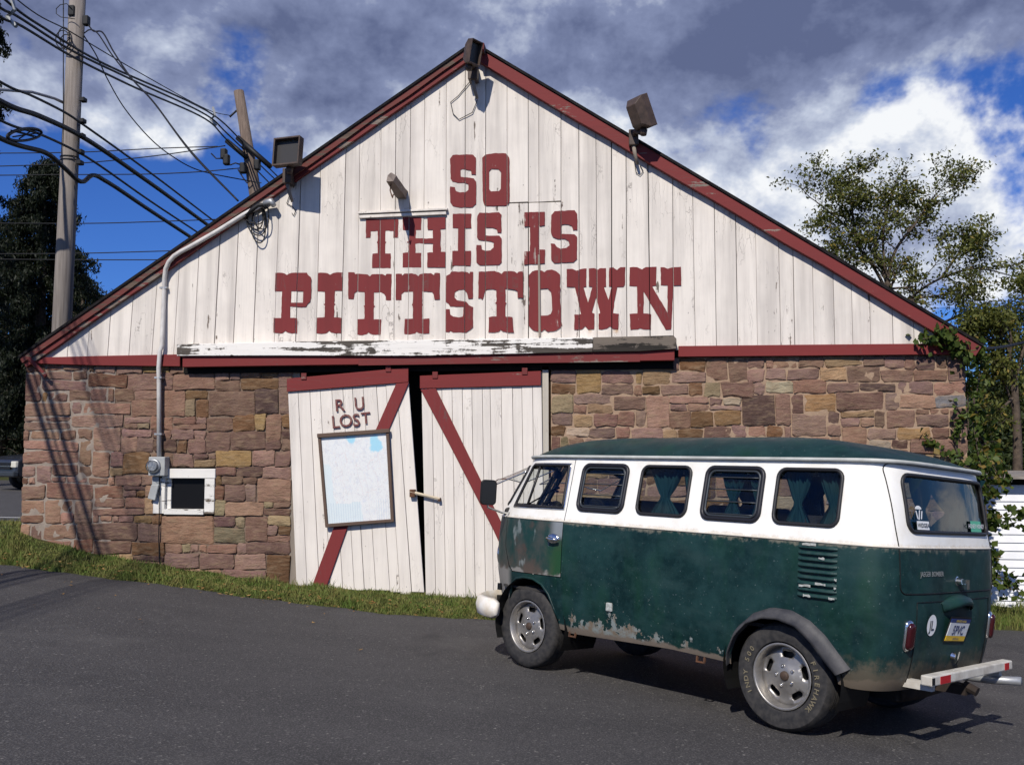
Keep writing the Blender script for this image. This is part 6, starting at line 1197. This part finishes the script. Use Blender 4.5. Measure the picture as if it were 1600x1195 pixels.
def bush(name, label, cat, blobs, n, size, m, seed, group=None, droop=.3, yellow=.05, stem=None, asp=.5, surf=.45):
    """foliage mass: leaves spread through several uneven lobes with gaps"""
    rg = np.random.default_rng(seed); base = np.array(blobs[0][0], float); base[2] = float(G(base[0], base[1])) - .1; o = tag(empty(name, base), label, cat, group); C_ = []
    vol = np.array([b_[1] * b_[2] for b_ in blobs], float); vol /= vol.sum()
    for (c_, rx, rz), f_ in zip(blobs, vol):
        k = int(n * f_); nc = max(6, int(k / 60)); u = rg.normal(size=(nc, 3)); u /= np.linalg.norm(u, axis=1)[:, None]; u *= (rg.uniform(surf, 1.0, nc) ** .5)[:, None]; cc_ = np.array(c_) + u * np.array([rx, rx, rz]); i = rg.integers(0, nc, k); C_.append(cc_[i] + rg.normal(0, .13 * min(rx, rz) + size * .5, (k, 3)))
    leaves('crown', np.concatenate(C_), size, m, o, base, droop=droop, seed=seed, yellow=yellow, asp=asp)
    st = MB(); rs = random.Random(seed)
    for c_, rx, rz in blobs:
        P = [base, .5 * (base + np.array(c_)) + np.array([rs.gauss(0, .1), 0, 0]), np.array(c_)]; st.tube([q - base for q in sag(P, 4)], list(np.linspace(.03 + .02 * rx, .012, 9)), 6)
        for _ in range(6): d = np.array([rs.gauss(0, 1), rs.gauss(0, 1), rs.gauss(.2, .7)]); d /= np.linalg.norm(d); st.tube([np.array(c_) - base, np.array(c_) - base + d * np.array([rx, rx, rz]) * .8], [.012 + .008 * rx, .005], 4)
    st.ob('trunk' if cat == 'tree' else 'stems', M['bark'], o, True); return o
gd = 'dark trees far behind the shed'
def bl(u, v, y, rx, rz): p = at(u, v, y); return ((float(p[0]), y, float(p[2])), rx, rz)
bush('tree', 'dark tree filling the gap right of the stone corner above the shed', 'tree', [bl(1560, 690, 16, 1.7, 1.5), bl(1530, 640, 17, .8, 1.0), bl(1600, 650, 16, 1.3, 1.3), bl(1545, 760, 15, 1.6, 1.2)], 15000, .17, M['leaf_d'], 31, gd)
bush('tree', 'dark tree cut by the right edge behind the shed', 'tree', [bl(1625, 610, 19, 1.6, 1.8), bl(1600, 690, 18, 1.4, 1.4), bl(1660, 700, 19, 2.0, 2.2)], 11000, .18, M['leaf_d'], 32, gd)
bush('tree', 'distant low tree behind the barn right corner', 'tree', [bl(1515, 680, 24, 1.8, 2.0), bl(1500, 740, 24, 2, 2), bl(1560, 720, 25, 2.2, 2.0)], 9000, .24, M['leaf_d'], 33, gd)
# vines climbing the right corner
def vine(label, stems, n, size, clump, seed, yellow=.08, group='vines on the barn corner'):
    rg = np.random.default_rng(seed); b0 = np.array(stems[0][0], float); o = tag(empty('climbing_vine', b0), label, 'vine', group); st = MB(); P = []
    for s in stems: q = sag(s, 8); st.tube([a - b0 for a in q], .008, 4); P += q
    st.ob('stems', M['bark'], o, True); P = np.array(P); i = rg.integers(0, len(P), n); C_ = P[i] + rg.normal(0, clump, (n, 3)); leaves('crown', C_, size, M['leaf_v'], o, b0, droop=.6, asp=.85, flat=.1, seed=seed, yellow=yellow); return o
v3 = lambda L, y: [at(u, v, y) for u, v in L]
vine('vine mass hanging over the right eave corner', [v3([(1516, 760), (1514, 690), (1512, 620), (1512, 560)], .12), v3([(1512, 575), (1500, 545), (1480, 535), (1460, 528), (1440, 530)], -.14), v3([(1510, 560), (1525, 545), (1535, 550)], -.05), v3([(1505, 545), (1480, 525), (1462, 518)], -.16), v3([(1535, 555), (1530, 590), (1525, 620)], .1)], 480, .085, .05, 41)
vine('vine sprigs creeping left over the stones below the corner', [v3([(1518, 735), (1495, 722), (1478, 712), (1460, 695), (1446, 682)], -.05), v3([(1500, 722), (1492, 690), (1497, 665), (1506, 650)], -.05), v3([(1510, 655), (1490, 630)], -.04)], 170, .075, .04, 42)
vine('vine hanging in front of the white shed beside the van', [v3([(1520, 660), (1530, 720), (1540, 790), (1545, 860), (1548, 930)], 1.6), v3([(1535, 700), (1560, 740), (1575, 750)], 1.7), v3([(1545, 800), (1565, 815), (1590, 800), (1605, 815)], 1.8), v3([(1550, 900), (1575, 905), (1595, 930)], 1.7), v3([(1530, 720), (1545, 760), (1560, 770)], 1.5)], 480, .095, .07, 43, .14)
bush('shrub', 'yellowing vine-covered bush between barn corner and white shed', 'shrub', [bl(1530, 735, 2.2, .22, .35), bl(1530, 850, 2.2, .22, .55), bl(1535, 690, 2.4, .22, .30), bl(1524, 640, 2.3, .14, .35)], 900, .095, M['leaf_v'], 44, None, .6, .16, asp=.8)
# conifers at the left
def conifer(label, u, vtop, vbase, y, wpx, n, seed, group='dark conifers at the left', lumpy=.25):
    rg = np.random.default_rng(seed); top = at(u, vtop, y); base = np.array([top[0], y, float(G(top[0], y))]); H = top[2] - base[2]; W_ = wpx / FPX * (y + 12); o = tag(empty('conifer_tree', base), label, 'tree', group)
    tr = MB().tube([(0, 0, -.3), (0, 0, H * .5), (0, 0, H * .98)], [.025 * H, .015 * H, .003 * H], 8); nb = 150; C_ = []; br = MB()
    for k in range(nb):
        s = rg.random() ** .8; z = H * (.05 + .95 * s); R = W_ * (min(1., ((1 - s) / .38)) ** .5) * rg.uniform(1 - lumpy * 1.6, 1.05); a = rg.uniform(0, 6.283); d = np.array([math.cos(a), math.sin(a), 0.]); m_ = 9; pts = []
        for i in range(m_ + 1):
            q = i / m_; pts.append(np.array([0, 0, z]) + d * R * q + np.array([0, 0, R * (.12 * q - .42 * q * q)]))
        br.tube(pts, [.02 * (1 - .8 * i / m_) for i in range(m_ + 1)], 3, cap=False); k2 = int(n / nb); i = rg.integers(2, m_ + 1, k2); P = np.array(pts)[i] + rg.normal(0, .13, (k2, 3)) * W_ * .33; P[:, 2] -= np.abs(rg.normal(0, .10, k2)) * W_ * .8; C_.append(P)
    tr.ob('trunk', M['bark'], o, True); br.ob('branches', M['bark'], o, True); leaves('crown', np.concatenate(C_) + base, .032 * W_ + .10, M['needle'], o, base, droop=1.6, asp=.34, flat=.05, seed=seed, yellow=0.); return o
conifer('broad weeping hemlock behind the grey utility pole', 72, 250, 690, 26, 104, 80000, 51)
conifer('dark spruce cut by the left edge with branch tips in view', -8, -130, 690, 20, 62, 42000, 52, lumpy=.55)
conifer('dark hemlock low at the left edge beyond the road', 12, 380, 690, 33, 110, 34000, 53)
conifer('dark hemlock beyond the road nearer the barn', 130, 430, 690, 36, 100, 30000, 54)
# low hedge across the road so that the horizon is closed
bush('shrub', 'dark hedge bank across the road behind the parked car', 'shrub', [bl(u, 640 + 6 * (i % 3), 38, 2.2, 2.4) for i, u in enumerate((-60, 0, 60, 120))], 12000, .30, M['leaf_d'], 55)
# far wooded rise behind everything
xs = np.linspace(-260, 260, 90); hz_ = np.array([6 + 3 * math.sin(x * .045) + 2 * math.sin(x * .11 + 1) for x in xs]); v = [(x, 170, -1) for x in xs] + [(x, 185, h) for x, h in zip(xs, hz_)]; tag(ob('hills', v, [(i, i + 1, len(xs) + i + 1, len(xs) + i) for i in range(len(xs) - 1)], mottled('wooded_hill', (.020, .032, .014), (.035, .045, .020), .3, .95, 0, .9, .6), None, True), kind='structure')
# ------------------------------------------------------------------ dark pickup on the road at the left
M['carpaint'] = pbr('dark_grey_car_paint', (.022, .024, .030), .25, .2, .5).m; M['carglass'] = pbr('tinted_car_glass', (.012, .015, .022), .06, 0, .6).m
cx0 = at(5, 760, 17.0); car = tag(empty('parked_car', (float(cx0[0]), 17.0, .455)), 'dark grey pickup truck on the road cut off by the barn corner', 'car'); car.rotation_euler = (0, 0, R_(-122))
# local: x forward, y left, z up; nose at x=0, body runs to x=-5
prof_ = [(-5.1, .55), (-5.1, 1.15), (-3.6, 1.18), (-3.45, 1.72), (-2.9, 1.80), (-2.1, 1.76), (-1.45, 1.22), (-.25, 1.10), (-.02, .98), (0.02, .55), (-.1, .42), (-5.0, .42)]
def cars(prof, y0, y1): b = MB().prism(prof, y0, y1); return b
bevel(cars([p for p in prof_ if p[1] < 1.25 or True], -.92, .92).ob('body', M['carpaint'], car), .08, 3)
for sg in (1, -1): fixn(MB().prism([(-3.35, 1.25), (-3.25, 1.66), (-2.15, 1.68), (-1.65, 1.25)], sg * .921, sg * .928).ob('side_window', M['carglass'], car))
fixn(ob('windscreen', [(-1.50, -.78, 1.25), (-1.50, .78, 1.25), (-2.04, .70, 1.72), (-2.04, -.70, 1.72)], [(0, 1, 2, 3)], M['carglass'], car)).location = (.035, 0, .02)
MB().box(.02, .05, -.55, .55, .68, .90).ob('grille', M['black'], car); bevel(MB().box(-.05, .12, -.94, .94, .46, .62).ob('bumper', M['jal2'], car), .03, 2); MB().box(.04, .06, -.60, .60, .77, .80).ob('grille_bar', M['chrome'], car)
for sg in (1, -1):
    bevel(MB().box(-.12, .045, sg * .74 - .16, sg * .74 + .16, .74, .95).ob('headlight', pbr('car_headlight', (.62, .60, .52), .12).m, car), .03, 2); bevel(MB().box(-1.75, -1.65, sg * 1.0 - .10, sg * 1.0 + .10, 1.22, 1.38).ob('mirror', M['carpaint'], car), .03, 2)
    for x in (-.95, -4.1):
        o = empty('wheel', (x, sg * .84, .38), car); MB().lathe([(.22, -.12), (.34, -.13), (.38, -.09), (.38, .09), (.34, .13), (.22, .12)], 26, 'y').ob('tyre', M['tyre'], o, True); MB().lathe([(.001, .07), (.10, .09), (.20, .06), (.225, .125)] if sg > 0 else [(.001, -.07), (.10, -.09), (.20, -.06), (.225, -.125)], 22, 'y').ob('rim', M['steel'], o, True)
